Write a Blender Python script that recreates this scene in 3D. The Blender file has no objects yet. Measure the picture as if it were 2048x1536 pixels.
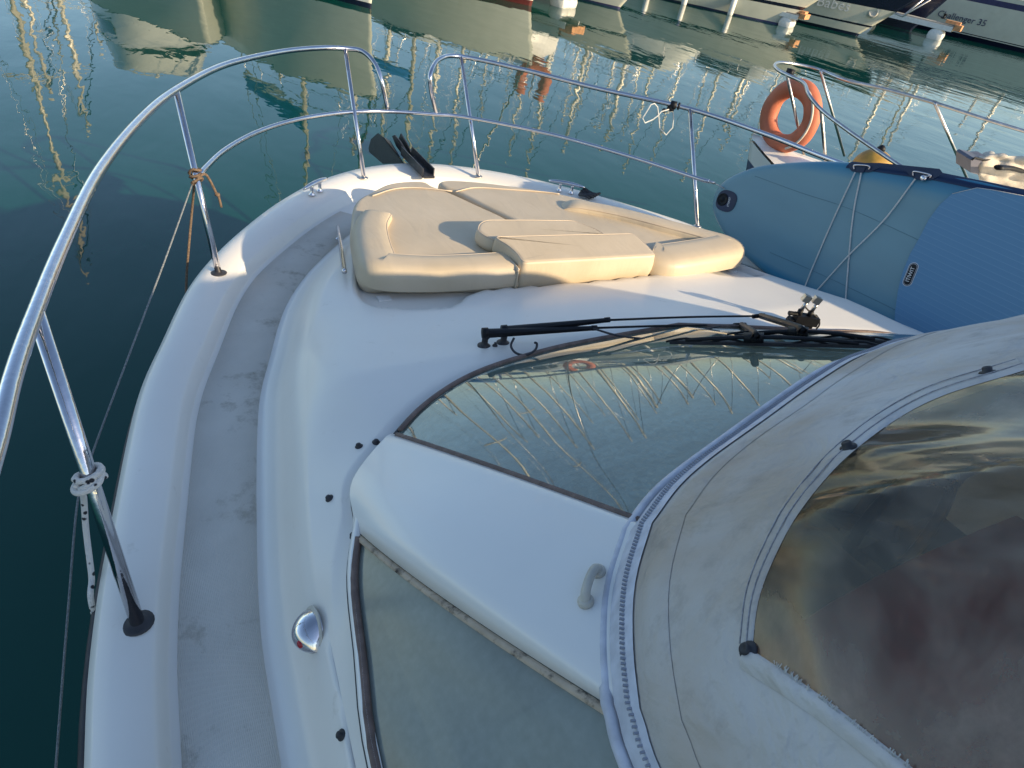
import bpy, bmesh, math, random
import numpy as np
from mathutils import Vector, Matrix
random.seed(7)
R = math.radians
S = bpy.context.scene
COL = S.collection

# ------------------------------------------------------------------ camera
# the yacht's own axes are the world axes: +X starboard, +Y forward, Z up from the water
FPX = 1280.0                                   # focal length in pixels of the 2048 wide photograph
CH = 2.6
def _cam_matrix(nx, ny, th):
    d = np.array([nx - 1024, -(ny - 768), -FPX]); d /= np.linalg.norm(d); up = -d
    fwd = np.array([0, 0, -1.]); fwd -= fwd.dot(up) * up; fwd /= np.linalg.norm(fwd)
    right = np.cross(fwd, up); m0 = np.array([right, fwd, up])
    t = math.radians(th); a = np.array([math.cos(t), math.sin(t)]); n = np.array([-a[1], a[0]])
    return np.array([[-n[0], -n[1], 0], [a[0], a[1], 0], [0, 0, 1]]) @ m0
CM = _cam_matrix(667, 2422, 125.6)
CP = np.array([-1.44, 0.0, CH])
cam = bpy.data.objects.new('camera', bpy.data.cameras.new('camera')); COL.objects.link(cam)
mw = Matrix.Identity(4)
for i in range(3):
    for j in range(3): mw[i][j] = CM[i][j]
    mw[i][3] = CP[i]
cam.matrix_world = mw
cam.data.sensor_width = 36; cam.data.lens = 36 * FPX / 2048
cam.data.clip_start = 0.02; cam.data.clip_end = 4000
S.camera = cam

# ------------------------------------------------------------------ light
SUN_AZ = R(-58)                                # direction towards the sun, measured from +X to +Y
SUN_EL = R(22)
sd = Vector((math.cos(SUN_AZ) * math.cos(SUN_EL), math.sin(SUN_AZ) * math.cos(SUN_EL), math.sin(SUN_EL)))
W = bpy.data.worlds.new('World'); S.world = W; W.use_nodes = True
wn = W.node_tree; bg = wn.nodes['Background']
sky = wn.nodes.new('ShaderNodeTexSky'); sky.sky_type = 'NISHITA'; sky.sun_disc = False
sky.sun_elevation = SUN_EL; sky.sun_rotation = math.pi / 2 - SUN_AZ
sky.air_density = 1.0; sky.dust_density = 0.6; sky.ozone_density = 1.6
wn.links.new(sky.outputs[0], bg.inputs[0]); bg.inputs[1].default_value = 0.125
sun = bpy.data.objects.new('sun', bpy.data.lights.new('sun', 'SUN')); COL.objects.link(sun)
sun.data.energy = 4.2; sun.data.angle = R(0.6); sun.data.color = (1.0, 0.80, 0.52)
sun.rotation_euler = sd.to_track_quat('Z', 'Y').to_euler(); sun.location = (4, -6, 8)
S.view_settings.view_transform = 'Standard'; S.view_settings.look = 'None'
S.view_settings.exposure = 0.84; S.view_settings.gamma = 1
S.cycles.max_bounces = 8; S.cycles.transparent_max_bounces = 12

# ------------------------------------------------------------------ measuring helpers: a spot in the photograph to a point on a real level, side or plane
def ray(px, py): return CM @ np.array([px - 1024, -(py - 768), -FPX], float)
def at(px, py, z): r = ray(px, py); return CP + r * ((z - CH) / r[2])
def atx(px, py, x): r = ray(px, py); return CP + r * ((x - CP[0]) / r[0])
def aty(px, py, y): r = ray(px, py); return CP + r * ((y - CP[1]) / r[1])
def onplane(px, py, p0, n): r = ray(px, py); n = np.array(n, float); return CP + r * ((np.array(p0) - CP) @ n / (r @ n))
def proj(p):
    v = CM.T @ (np.array(p, float) - CP); return np.array([1024 + FPX * v[0] / -v[2], 768 - FPX * v[1] / -v[2]])
def zg(y): return 1.4 - 0.06 * max(0.0, y - 0.96)          # height of the gunwale along the yacht
def onsheer(q, dz):
    z = 1.5
    for _ in range(7): p = at(*q, z); z = zg(p[1]) + dz
    return p

# ------------------------------------------------------------------ materials
def newmat(name):
    m = bpy.data.materials.new(name); m.use_nodes = True; nt = m.node_tree
    return m, nt, nt.nodes['Principled BSDF']
def node(nt, t, **kw):
    n = nt.nodes.new(t)
    for k, v in kw.items():
        if k in n.inputs: n.inputs[k].default_value = v
        else: setattr(n, k, v)
    return n
def coords(nt, scale=(1, 1, 1), kind='Object'):
    tc = nt.nodes.new('ShaderNodeTexCoord'); mp = nt.nodes.new('ShaderNodeMapping')
    mp.inputs['Scale'].default_value = scale; nt.links.new(tc.outputs[kind], mp.inputs[0]); return mp.outputs[0]
def ramp(nt, fac, stops):
    r = nt.nodes.new('ShaderNodeValToRGB'); e = r.color_ramp.elements
    while len(e) < len(stops): e.new(0.5)
    for el, (p, c) in zip(e, stops): el.position = p; el.color = (*c, 1) if len(c) == 3 else c
    nt.links.new(fac, r.inputs[0]); return r.outputs[0]
def simple(name, col, rough=0.5, metal=0.0, var=0.12, vs=6.0, bump=0.0, bs=40.0, coat=0.0, stretch=(1, 1, 1), dirt=None, spec=None):
    m, nt, b = newmat(name)
    b.inputs['Roughness'].default_value = rough; b.inputs['Metallic'].default_value = metal
    if coat: b.inputs['Coat Weight'].default_value = coat; b.inputs['Coat Roughness'].default_value = 0.08
    if spec is not None: b.inputs['Specular IOR Level'].default_value = spec
    v = coords(nt, stretch)
    nz = node(nt, 'ShaderNodeTexNoise', Scale=vs, Detail=6.0); nt.links.new(v, nz.inputs['Vector'])
    lo = tuple(c * (1 - var) for c in col); hi = tuple(min(1, c * (1 + var)) for c in col)
    stops = [(0.3, lo), (0.7, hi)]
    out = ramp(nt, nz.outputs[0], stops)
    if dirt:
        n2 = node(nt, 'ShaderNodeTexNoise', Scale=dirt[1], Detail=8.0, Roughness=0.7); nt.links.new(v, n2.inputs['Vector'])
        f = ramp(nt, n2.outputs[0], [(dirt[2], (0, 0, 0)), (min(1, dirt[2] + 0.15), (dirt[3],) * 3)])
        mx = node(nt, 'ShaderNodeMix', data_type='RGBA'); nt.links.new(f, mx.inputs[0]); nt.links.new(out, mx.inputs[6]); mx.inputs[7].default_value = (*dirt[0], 1); out = mx.outputs[2]
    nt.links.new(out, b.inputs['Base Color'])
    if bump:
        n3 = node(nt, 'ShaderNodeTexNoise', Scale=bs, Detail=5.0); nt.links.new(v, n3.inputs['Vector'])
        bp = node(nt, 'ShaderNodeBump', Strength=bump, Distance=0.01); nt.links.new(n3.outputs[0], bp.inputs['Height']); nt.links.new(bp.outputs[0], b.inputs['Normal'])
    return m
M = {}
M['gel'] = simple('gelcoat', (0.79, 0.755, 0.69), 0.38, var=0.035, vs=2.5, bump=0.05, bs=3, coat=0.12, dirt=((0.46, 0.41, 0.32), 16, 0.63, 0.45))
M['gel2'] = simple('gelcoat_panel', (0.80, 0.775, 0.725), 0.28, var=0.03, vs=3, bump=0.05, bs=4, coat=0.3)
M['steel'] = simple('stainless_steel', (0.62, 0.60, 0.62), 0.09, 1.0, var=0.06, vs=20, bump=0.06, bs=60, dirt=((0.40, 0.28, 0.20), 60, 0.66, 0.6))
M['steel_dull'] = simple('weathered_steel', (0.55, 0.52, 0.50), 0.28, 1.0, var=0.2, vs=30, bump=0.1, bs=80)
M['black'] = simple('black_plastic', (0.008, 0.009, 0.012), 0.5, var=0.3, vs=20, bump=0.1, bs=90, spec=0.25)
M['rubber'] = simple('dark_rubber', (0.03, 0.03, 0.035), 0.6, var=0.3, vs=30)
M['iron'] = simple('galvanised_iron', (0.035, 0.036, 0.042), 0.42, 0.4, var=0.35, vs=30, bump=0.4, bs=120, dirt=((0.20, 0.17, 0.11), 40, 0.62, 0.5))
M['gasket'] = simple('brown_gasket', (0.17, 0.12, 0.10), 0.7, var=0.25, vs=40, bump=0.3, bs=120, dirt=((0.03, 0.025, 0.02), 60, 0.62, 0.7))
M['old_seal'] = simple('flaking_seal', (0.46, 0.37, 0.27), 0.8, var=0.2, vs=30, bump=0.15, bs=120, dirt=((0.04, 0.03, 0.025), 38, 0.52, 1.0))
M['rope_brown'] = simple('brown_rope', (0.17, 0.115, 0.075), 0.9, var=0.4, vs=180, bump=0.8, bs=260)
M['rope_grey'] = simple('grey_line', (0.22, 0.24, 0.25), 0.8, var=0.3, vs=180, bump=0.8, bs=260)
M['cord'] = simple('white_cord', (0.62, 0.62, 0.60), 0.7, var=0.15, vs=200, bump=0.6, bs=300)
M['white'] = simple('white_plastic', (0.72, 0.71, 0.67), 0.4, var=0.08, vs=15)
M['old_white'] = simple('aged_white_plastic', (0.52, 0.49, 0.42), 0.45, var=0.15, vs=25, dirt=((0.3, 0.2, 0.1), 50, 0.58, 0.6))
M['navy'] = simple('navy_rubber', (0.008, 0.022, 0.065), 0.4, var=0.15, vs=10, spec=0.35)
M['dark'] = simple('dark_interior', (0.03, 0.035, 0.03), 0.7, var=0.4, vs=4)
M['dash'] = simple('dash_vinyl', (0.66, 0.60, 0.44), 0.6, var=0.06, vs=300, bump=0.3, bs=400)
M['seat'] = simple('cabin_seat', (0.66, 0.68, 0.62), 0.6, var=0.06, vs=8)
M['brown'] = simple('maroon_leather', (0.30, 0.05, 0.035), 0.5, var=0.3, vs=12)
M['orange'] = simple('lifebuoy_orange', (0.50, 0.145, 0.075), 0.65, var=0.14, vs=9, bump=0.15, bs=14, dirt=((0.35, 0.11, 0.05), 14, 0.60, 0.6))
M['ochre'] = simple('ochre_rubber', (0.42, 0.24, 0.04), 0.5, var=0.3, vs=10)
M['canvas_old'] = simple('aged_canvas', (0.60, 0.53, 0.44), 0.85, var=0.2, vs=12, bump=0.6, bs=20)
M['canvas_grey'] = simple('grey_vinyl', (0.09, 0.09, 0.12), 0.5, var=0.2, vs=10)
M['red'] = simple('antifoul_red', (0.09, 0.012, 0.010), 0.6)
M['hull_navy'] = simple('navy_topsides', (0.010, 0.012, 0.030), 0.15, coat=0.5, var=0.1)
M['hull_stripe'] = simple('purple_blue_stripe', (0.05, 0.05, 0.12), 0.3)
M['hull_white'] = simple('far_hull_white', (0.56, 0.57, 0.50), 0.25, var=0.05, vs=2, coat=0.3, dirt=((0.45, 0.42, 0.33), 1.5, 0.58, 0.4))  # white toned darker and greener: shade of the far hulls put into the colour
M['wood'] = simple('orange_timber', (0.55, 0.27, 0.12), 0.8, var=0.3, vs=10)
M['tan_canvas'] = simple('tan_sail_cover', (0.50, 0.40, 0.26), 0.8, var=0.15)
M['blue_canvas'] = simple('blue_sail_cover', (0.02, 0.13, 0.38), 0.8, var=0.2)
M['mast'] = simple('mast_alloy', (0.72, 0.66, 0.54), 0.4, 0.2, var=0.1)
M['zip'] = simple('zip_tape', (0.56, 0.57, 0.63), 0.5, var=0.15, vs=40)
M['teeth'] = simple('zip_teeth', (0.30, 0.31, 0.36), 0.35, var=0.1)
M['red_lens'] = simple('red_lens', (0.35, 0.01, 0.02), 0.15)
M['glass_far'] = simple('dark_window', (0.02, 0.025, 0.03), 0.08)
M['quay'] = simple('quay_concrete', (0.32, 0.30, 0.26), 0.8, var=0.2, vs=1)
M['stone'] = simple('quay_wall_stone', (0.25, 0.22, 0.18), 0.9, var=0.3, vs=0.7)

# cushion vinyl with faint folds
def cushion_mat():
    m, nt, b = newmat('cream_vinyl'); v = coords(nt)
    b.inputs['Roughness'].default_value = 0.48
    n1 = node(nt, 'ShaderNodeTexNoise', Scale=5.0, Detail=5.0); nt.links.new(v, n1.inputs['Vector'])
    nt.links.new(ramp(nt, n1.outputs[0], [(0.3, (0.50, 0.41, 0.285)), (0.7, (0.57, 0.475, 0.345))]), b.inputs['Base Color'])
    v2 = coords(nt, (9, 3.0, 3)); n2 = node(nt, 'ShaderNodeTexNoise', Scale=1.6, Detail=3.0, Distortion=0.8); nt.links.new(v2, n2.inputs['Vector'])
    n3 = node(nt, 'ShaderNodeTexNoise', Scale=500.0); nt.links.new(v, n3.inputs['Vector'])
    b1 = node(nt, 'ShaderNodeBump', Strength=0.22, Distance=0.012); nt.links.new(n2.outputs[0], b1.inputs['Height'])
    b2 = node(nt, 'ShaderNodeBump', Strength=0.12, Distance=0.002); nt.links.new(n3.outputs[0], b2.inputs['Height']); nt.links.new(b1.outputs[0], b2.inputs['Normal'])
    nt.links.new(b2.outputs[0], b.inputs['Normal']); return m
M['cushion'] = cushion_mat()
M['piping'] = simple('cream_piping', (0.55, 0.45, 0.34), 0.5, var=0.06)

# moulded non-skid: fine weave and brown wear
def nonskid_mat():
    m, nt, b = newmat('non_skid'); v = coords(nt)
    b.inputs['Roughness'].default_value = 0.75
    n1 = node(nt, 'ShaderNodeTexNoise', Scale=3.0, Detail=7.0, Roughness=0.65); nt.links.new(v, n1.inputs['Vector'])
    c1 = ramp(nt, n1.outputs[0], [(0.3, (0.54, 0.51, 0.45)), (0.7, (0.66, 0.625, 0.56))])
    n2 = node(nt, 'ShaderNodeTexNoise', Scale=7.0, Detail=9.0, Roughness=0.75); nt.links.new(v, n2.inputs['Vector'])
    f = ramp(nt, n2.outputs[0], [(0.55, (0, 0, 0)), (0.70, (0.75,) * 3)])
    mx = node(nt, 'ShaderNodeMix', data_type='RGBA'); nt.links.new(f, mx.inputs[0]); nt.links.new(c1, mx.inputs[6]); mx.inputs[7].default_value = (0.24, 0.21, 0.155, 1)
    nt.links.new(mx.outputs[2], b.inputs['Base Color'])
    wv = node(nt, 'ShaderNodeTexWave', Scale=95.0, Distortion=0.4); nt.links.new(v, wv.inputs['Vector'])
    n3 = node(nt, 'ShaderNodeTexNoise', Scale=260.0, Detail=2.0); nt.links.new(v, n3.inputs['Vector'])
    ad = node(nt, 'ShaderNodeMath', operation='ADD'); nt.links.new(wv.outputs[1], ad.inputs[0]); nt.links.new(n3.outputs[0], ad.inputs[1])
    bp = node(nt, 'ShaderNodeBump', Strength=0.35, Distance=0.003); nt.links.new(ad.outputs[0], bp.inputs['Height']); nt.links.new(bp.outputs[0], b.inputs['Normal'])
    return m
M['nonskid'] = nonskid_mat()

def braid_mat():
    m, nt, b = newmat('white_braid_black_fleck'); v = coords(nt)
    b.inputs['Roughness'].default_value = 0.85
    vo = node(nt, 'ShaderNodeTexVoronoi', Scale=55.0); nt.links.new(v, vo.inputs['Vector'])
    nt.links.new(ramp(nt, vo.outputs['Distance'], [(0.20, (0.02, 0.02, 0.025)), (0.27, (0.62, 0.60, 0.56))]), b.inputs['Base Color'])
    n3 = node(nt, 'ShaderNodeTexNoise', Scale=300.0); nt.links.new(v, n3.inputs['Vector'])
    bp = node(nt, 'ShaderNodeBump', Strength=0.7, Distance=0.004); nt.links.new(n3.outputs[0], bp.inputs['Height']); nt.links.new(bp.outputs[0], b.inputs['Normal'])
    return m
M['braid'] = braid_mat()

def glass_mat(name, tint, dust, dustcol, gr=0.0, sc=(1.0, 3.0, 0.6), contrast=1.0, ior=1.5):
    m = bpy.data.materials.new(name); m.use_nodes = True; nt = m.node_tree; nt.nodes.clear()
    out = nt.nodes.new('ShaderNodeOutputMaterial'); v = coords(nt)
    tr = node(nt, 'ShaderNodeBsdfTransparent', Color=(*tint, 1)); gl = node(nt, 'ShaderNodeBsdfGlossy', Roughness=gr, Color=(0.95, 0.97, 0.95, 1))
    df = node(nt, 'ShaderNodeBsdfDiffuse', Color=(*dustcol, 1))
    nz = node(nt, 'ShaderNodeTexNoise', Scale=7.0, Detail=9.0, Roughness=0.7); nt.links.new(coords(nt, sc), nz.inputs['Vector'])
    n4 = node(nt, 'ShaderNodeTexNoise', Scale=75.0, Detail=3.0); nt.links.new(v, n4.inputs['Vector'])
    dm = node(nt, 'ShaderNodeMath', operation='MULTIPLY'); nt.links.new(nz.outputs[0], dm.inputs[0]); nt.links.new(n4.outputs[0], dm.inputs[1])
    f = ramp(nt, dm.outputs[0], [(0.12, (dust * (1 - .5 * contrast),) * 3), (0.42, (min(1, dust * (1 + .9 * contrast)),) * 3)])
    m1 = nt.nodes.new('ShaderNodeMixShader'); nt.links.new(f, m1.inputs[0]); nt.links.new(tr.outputs[0], m1.inputs[1]); nt.links.new(df.outputs[0], m1.inputs[2])
    fr = node(nt, 'ShaderNodeFresnel', IOR=ior)
    m2 = nt.nodes.new('ShaderNodeMixShader'); nt.links.new(fr.outputs[0], m2.inputs[0]); nt.links.new(m1.outputs[0], m2.inputs[1]); nt.links.new(gl.outputs[0], m2.inputs[2])
    nt.links.new(m2.outputs[0], out.inputs[0]); return m
M['glass'] = glass_mat('tinted_windscreen', (0.82, 0.93, 0.86), 0.17, (0.48, 0.64, 0.58), 0.0, (1.0, 3.0, 0.6), 0.9, 1.95)
M['side_glass'] = glass_mat('dusty_side_glass', (0.70, 0.80, 0.74), 0.36, (0.54, 0.60, 0.54), 0.2, (7.0, .8, .8), 0.16)

def vinyl_mat():
    m = bpy.data.materials.new('clear_vinyl'); m.use_nodes = True; nt = m.node_tree; nt.nodes.clear()
    out = nt.nodes.new('ShaderNodeOutputMaterial'); v = coords(nt)
    tr = node(nt, 'ShaderNodeBsdfTransparent', Color=(0.70, 0.66, 0.56, 1))
    pr = node(nt, 'ShaderNodeBsdfPrincipled', Roughness=0.3); pr.inputs['Base Color'].default_value = (0.50, 0.47, 0.40, 1)
    tl = node(nt, 'ShaderNodeBsdfTranslucent', Color=(0.55, 0.48, 0.34, 1))
    gl = node(nt, 'ShaderNodeBsdfGlossy', Roughness=0.10, Color=(0.9, 0.85, 0.75, 1))
    nz = node(nt, 'ShaderNodeTexNoise', Scale=4.0, Detail=8.0, Roughness=0.62, Distortion=0.4); nt.links.new(v, nz.inputs['Vector'])
    f = ramp(nt, nz.outputs[0], [(0.44, (0.07,) * 3), (0.66, (0.62,) * 3)])
    ms = nt.nodes.new('ShaderNodeMixShader'); ms.inputs[0].default_value = 0.45; nt.links.new(pr.outputs[0], ms.inputs[1]); nt.links.new(tl.outputs[0], ms.inputs[2])
    m1 = nt.nodes.new('ShaderNodeMixShader'); nt.links.new(f, m1.inputs[0]); nt.links.new(tr.outputs[0], m1.inputs[1]); nt.links.new(ms.outputs[0], m1.inputs[2])
    fr = node(nt, 'ShaderNodeFresnel', IOR=1.45)
    m2 = nt.nodes.new('ShaderNodeMixShader'); nt.links.new(fr.outputs[0], m2.inputs[0]); nt.links.new(m1.outputs[0], m2.inputs[1]); nt.links.new(gl.outputs[0], m2.inputs[2])
    nw = node(nt, 'ShaderNodeTexNoise', Scale=2.2, Detail=1.5, Distortion=1.2); nt.links.new(coords(nt, (1.5, 1.0, 1.0)), nw.inputs['Vector'])
    bp = node(nt, 'ShaderNodeBump', Strength=0.8, Distance=0.05); nt.links.new(nw.outputs[0], bp.inputs['Height'])
    for s_ in (gl, pr, tl, fr): nt.links.new(bp.outputs[0], s_.inputs['Normal'])
    nt.links.new(m2.outputs[0], out.inputs[0]); return m
M['vinyl'] = vinyl_mat()

def canvas_mat():
    m, nt, b = newmat('pale_grey_canvas'); v = coords(nt)
    b.inputs['Roughness'].default_value = 0.85
    n1 = node(nt, 'ShaderNodeTexNoise', Scale=4.0, Detail=6.0); nt.links.new(v, n1.inputs['Vector'])
    c1 = ramp(nt, n1.outputs[0], [(0.34, (0.47, 0.40, 0.33)), (0.5, (0.53, 0.50, 0.47)), (0.68, (0.60, 0.585, 0.57))])
    n2 = node(nt, 'ShaderNodeTexNoise', Scale=13.0, Detail=9.0, Roughness=0.72); nt.links.new(v, n2.inputs['Vector'])
    f = ramp(nt, n2.outputs[0], [(0.52, (0, 0, 0)), (0.72, (0.5,) * 3)])
    mx = node(nt, 'ShaderNodeMix', data_type='RGBA'); nt.links.new(f, mx.inputs[0]); nt.links.new(c1, mx.inputs[6]); mx.inputs[7].default_value = (0.25, 0.22, 0.19, 1)
    nt.links.new(mx.outputs[2], b.inputs['Base Color'])
    n3 = node(nt, 'ShaderNodeTexNoise', Scale=350.0); nt.links.new(v, n3.inputs['Vector'])
    n4 = node(nt, 'ShaderNodeTexNoise', Scale=6.0, Detail=4.0, Distortion=0.9); nt.links.new(v, n4.inputs['Vector'])
    b1 = node(nt, 'ShaderNodeBump', Strength=0.8, Distance=0.04); nt.links.new(n4.outputs[0], b1.inputs['Height'])
    b2 = node(nt, 'ShaderNodeBump', Strength=0.3, Distance=0.002); nt.links.new(n3.outputs[0], b2.inputs['Height']); nt.links.new(b1.outputs[0], b2.inputs['Normal'])
    nt.links.new(b2.outputs[0], b.inputs['Normal']); return m
M['canvas'] = canvas_mat()
M['stitch'] = simple('grey_stitching', (0.34, 0.33, 0.34), 0.9, var=0.3, vs=200)

def board_mats():
    m, nt, b = newmat('board_teal'); b.inputs['Roughness'].default_value = 0.38
    tc = nt.nodes.new('ShaderNodeTexCoord'); sp = nt.nodes.new('ShaderNodeSeparateXYZ'); nt.links.new(tc.outputs['UV'], sp.inputs[0])
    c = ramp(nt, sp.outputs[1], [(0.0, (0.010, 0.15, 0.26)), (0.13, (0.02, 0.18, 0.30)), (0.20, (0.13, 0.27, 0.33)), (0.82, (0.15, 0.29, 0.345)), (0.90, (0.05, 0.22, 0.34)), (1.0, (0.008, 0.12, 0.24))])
    n1 = node(nt, 'ShaderNodeTexNoise', Scale=6.0, Detail=5.0)
    mx = node(nt, 'ShaderNodeMix', data_type='RGBA', blend_type='MULTIPLY'); mx.inputs[0].default_value = 0.5
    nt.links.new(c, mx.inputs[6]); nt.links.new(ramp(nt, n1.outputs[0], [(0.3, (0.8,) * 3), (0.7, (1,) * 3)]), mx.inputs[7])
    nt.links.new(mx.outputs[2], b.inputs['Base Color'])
    n3 = node(nt, 'ShaderNodeTexNoise', Scale=400.0); bp = node(nt, 'ShaderNodeBump', Strength=0.15, Distance=0.001); nt.links.new(n3.outputs[0], bp.inputs['Height']); nt.links.new(bp.outputs[0], b.inputs['Normal'])
    m2, nt, b = newmat('traction_pad'); b.inputs['Roughness'].default_value = 0.8; v = coords(nt, (1, 1, 1))
    w1 = node(nt, 'ShaderNodeTexWave', Scale=14.0, bands_direction='Z', wave_profile='SAW'); nt.links.new(v, w1.inputs['Vector'])
    nt.links.new(ramp(nt, w1.outputs[0], [(0.0, (0.12, 0.265, 0.42)), (0.86, (0.115, 0.255, 0.41)), (0.93, (0.15, 0.30, 0.45))]), b.inputs['Base Color'])
    bp = node(nt, 'ShaderNodeBump', Strength=0.5, Distance=0.003); nt.links.new(w1.outputs[0], bp.inputs['Height']); nt.links.new(bp.outputs[0], b.inputs['Normal'])
    return m, m2
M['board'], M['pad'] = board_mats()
M['seam'] = simple('board_seam', (0.05, 0.13, 0.18), 0.5)

def water_mat():
    m, nt, b = newmat('harbour_water')
    b.inputs['Base Color'].default_value = (0.002, 0.050, 0.038, 1); b.inputs['Roughness'].default_value = 0.015; b.inputs['IOR'].default_value = 1.34
    b.inputs['Specular IOR Level'].default_value = 0.6
    tc = nt.nodes.new('ShaderNodeTexCoord')
    def lay(scale, rot, ns, det, dist, dis):
        mp = nt.nodes.new('ShaderNodeMapping'); mp.inputs['Scale'].default_value = scale; mp.inputs['Rotation'].default_value = (0, 0, rot)
        nt.links.new(tc.outputs['Object'], mp.inputs[0])
        n = node(nt, 'ShaderNodeTexNoise', Scale=ns, Detail=det, Roughness=0.5, Distortion=dis); nt.links.new(mp.outputs[0], n.inputs['Vector'])
        bp = node(nt, 'ShaderNodeBump', Strength=1.0, Distance=dist); nt.links.new(n.outputs[0], bp.inputs['Height']); return bp
    a = lay((1.0, 0.5, 1), R(-50), 1.1, 1.5, 0.012, 0.3)
    c = lay((1.0, 0.5, 1), R(-40), 4.5, 1.5, 0.0021, 0.5)
    d = lay((1.0, 0.6, 1), R(-60), 14.0, 1.0, 0.0003, 0.2)
    nt.links.new(a.outputs[0], c.inputs['Normal']); nt.links.new(c.outputs[0], d.inputs['Normal']); nt.links.new(d.outputs[0], b.inputs['Normal'])
    return m
M['water'] = water_mat()

# ------------------------------------------------------------------ building helpers
def lerp(a, b, t): return a + (b - a) * t
def sstep(a, b, x): t = min(1, max(0, (x - a) / (b - a))); return t * t * (3 - 2 * t)
def tag(o, label=None, cat=None, group=None, kind=None):
    if label: o['label'] = label
    if cat: o['category'] = cat
    if group: o['group'] = group
    if kind: o['kind'] = kind
    return o
def empty(name, loc, label=None, cat=None, group=None):
    o = bpy.data.objects.new(name, None); COL.objects.link(o); o.location = Vector([float(c) for c in loc]); o.empty_display_size = 0.2
    return tag(o, label, cat, group)
def rootloc(o):
    v = Vector((0, 0, 0))
    while o is not None: v += o.location; o = o.parent
    return v
def mesh(name, V, F, mat, parent=None, smooth=True, uv=None, local=False, sharp=None, label=None):
    off = Vector((0, 0, 0)) if (parent is None or local) else rootloc(parent)
    me = bpy.data.meshes.new(name)
    me.from_pydata([(float(p[0]) - off.x, float(p[1]) - off.y, float(p[2]) - off.z) for p in V], [], [list(map(int, f)) for f in F]); me.validate()
    if uv is not None:
        l = me.uv_layers.new(name='UVMap'); d = np.empty(len(me.loops), dtype=np.int32); me.loops.foreach_get('vertex_index', d)
        l.data.foreach_set('uv', np.array(uv, dtype=np.float32)[d].ravel())
    bm = bmesh.new(); bm.from_mesh(me); bmesh.ops.remove_doubles(bm, verts=bm.verts, dist=1e-6); bmesh.ops.recalc_face_normals(bm, faces=bm.faces); bm.to_mesh(me); bm.free()
    for m_ in (mat if isinstance(mat, (list, tuple)) else [mat]): me.materials.append(m_)
    if smooth:
        me.polygons.foreach_set('use_smooth', [True] * len(me.polygons))
        if sharp: me.set_sharp_from_angle(angle=R(sharp))
    o = bpy.data.objects.new(name, me); COL.objects.link(o)
    if parent is not None: o.parent = parent
    if label: o['label'] = label
    return o
class G:
    """collects shapes into one mesh"""
    def __init__(s): s.V = []; s.F = []
    def add(s, V, F): b = len(s.V); s.V += [tuple(map(float, v)) for v in V]; s.F += [[i + b for i in f] for f in F]; return s
    def box(s, c, size, rot=None):
        c = Vector(c); hx, hy, hz = [k / 2 for k in size]; m = rot if rot is not None else Matrix.Identity(3)
        P = [(-1, -1, -1), (1, -1, -1), (1, 1, -1), (-1, 1, -1), (-1, -1, 1), (1, -1, 1), (1, 1, 1), (-1, 1, 1)]
        return s.add([c + m @ Vector((x * hx, y * hy, z * hz)) for x, y, z in P], [(0, 3, 2, 1), (4, 5, 6, 7), (0, 1, 5, 4), (1, 2, 6, 5), (2, 3, 7, 6), (3, 0, 4, 7)])
    def tube(s, path, r, n=10, closed=False, smooth=0, flat=1.0):
        P = crom(path, smooth, closed) if smooth else [Vector([float(c) for c in p]) for p in path]
        k = len(P); rad = r if callable(r) else (lambda t: r)
        T = []
        for i in range(k):
            if closed: t = P[(i + 1) % k] - P[i - 1]
            else: t = P[min(i + 1, k - 1)] - P[max(i - 1, 0)]
            T.append(t.normalized())
        nrm = Vector((0, 0, 1)).cross(T[0])
        if nrm.length < 1e-3: nrm = Vector((1, 0, 0))
        nrm.normalize(); V = []
        for i in range(k):
            nrm = (nrm - T[i] * nrm.dot(T[i])); nrm.normalize(); bn = T[i].cross(nrm); rr = rad(i / (k - 1))
            for j in range(n):
                a = 2 * math.pi * j / n; V.append(P[i] + nrm * (math.cos(a) * rr) + bn * (math.sin(a) * rr * flat))
        F = []
        for i in range(k if closed else k - 1):
            i2 = (i + 1) % k
            for j in range(n): F.append((i * n + j, i * n + (j + 1) % n, i2 * n + (j + 1) % n, i2 * n + j))
        if not closed: F += [list(range(n))[::-1], [(k - 1) * n + j for j in range(n)]]
        return s.add(V, F)
    def lathe(s, base, axis, prof, n=24):
        """prof: list of (radius, height) along axis from base"""
        ax = Vector(axis).normalized(); a = ax.orthogonal().normalized(); b = ax.cross(a); base = Vector([float(c) for c in base]); V = []
        for r, h in prof:
            for j in range(n):
                t = 2 * math.pi * j / n; V.append(base + ax * h + a * (r * math.cos(t)) + b * (r * math.sin(t)))
        F = []
        for i in range(len(prof) - 1):
            for j in range(n): F.append((i * n + j, i * n + (j + 1) % n, (i + 1) * n + (j + 1) % n, (i + 1) * n + j))
        F += [list(range(n))[::-1], [(len(prof) - 1) * n + j for j in range(n)]]
        return s.add(V, F)
    def grid(s, rows, close_u=False):
        k = len(rows); n = len(rows[0]); V = [p for r in rows for p in r]; F = []
        for i in range(k - 1):
            for j in range(n if close_u else n - 1): F.append((i * n + j, i * n + (j + 1) % n, (i + 1) * n + (j + 1) % n, (i + 1) * n + j))
        return s.add(V, F)
    def prism(s, poly, d):
        """poly: 3D points of a flat outline, extruded by vector d"""
        n = len(poly); P = [Vector([float(c) for c in p]) for p in poly]; d = Vector([float(c) for c in d])
        return s.add(P + [p + d for p in P], [list(range(n))[::-1], list(range(n, 2 * n))] + [(i, (i + 1) % n, n + (i + 1) % n, n + i) for i in range(n)])
    def build(s, name, mat, parent=None, **kw): return mesh(name, s.V, s.F, mat, parent, **kw)
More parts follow.
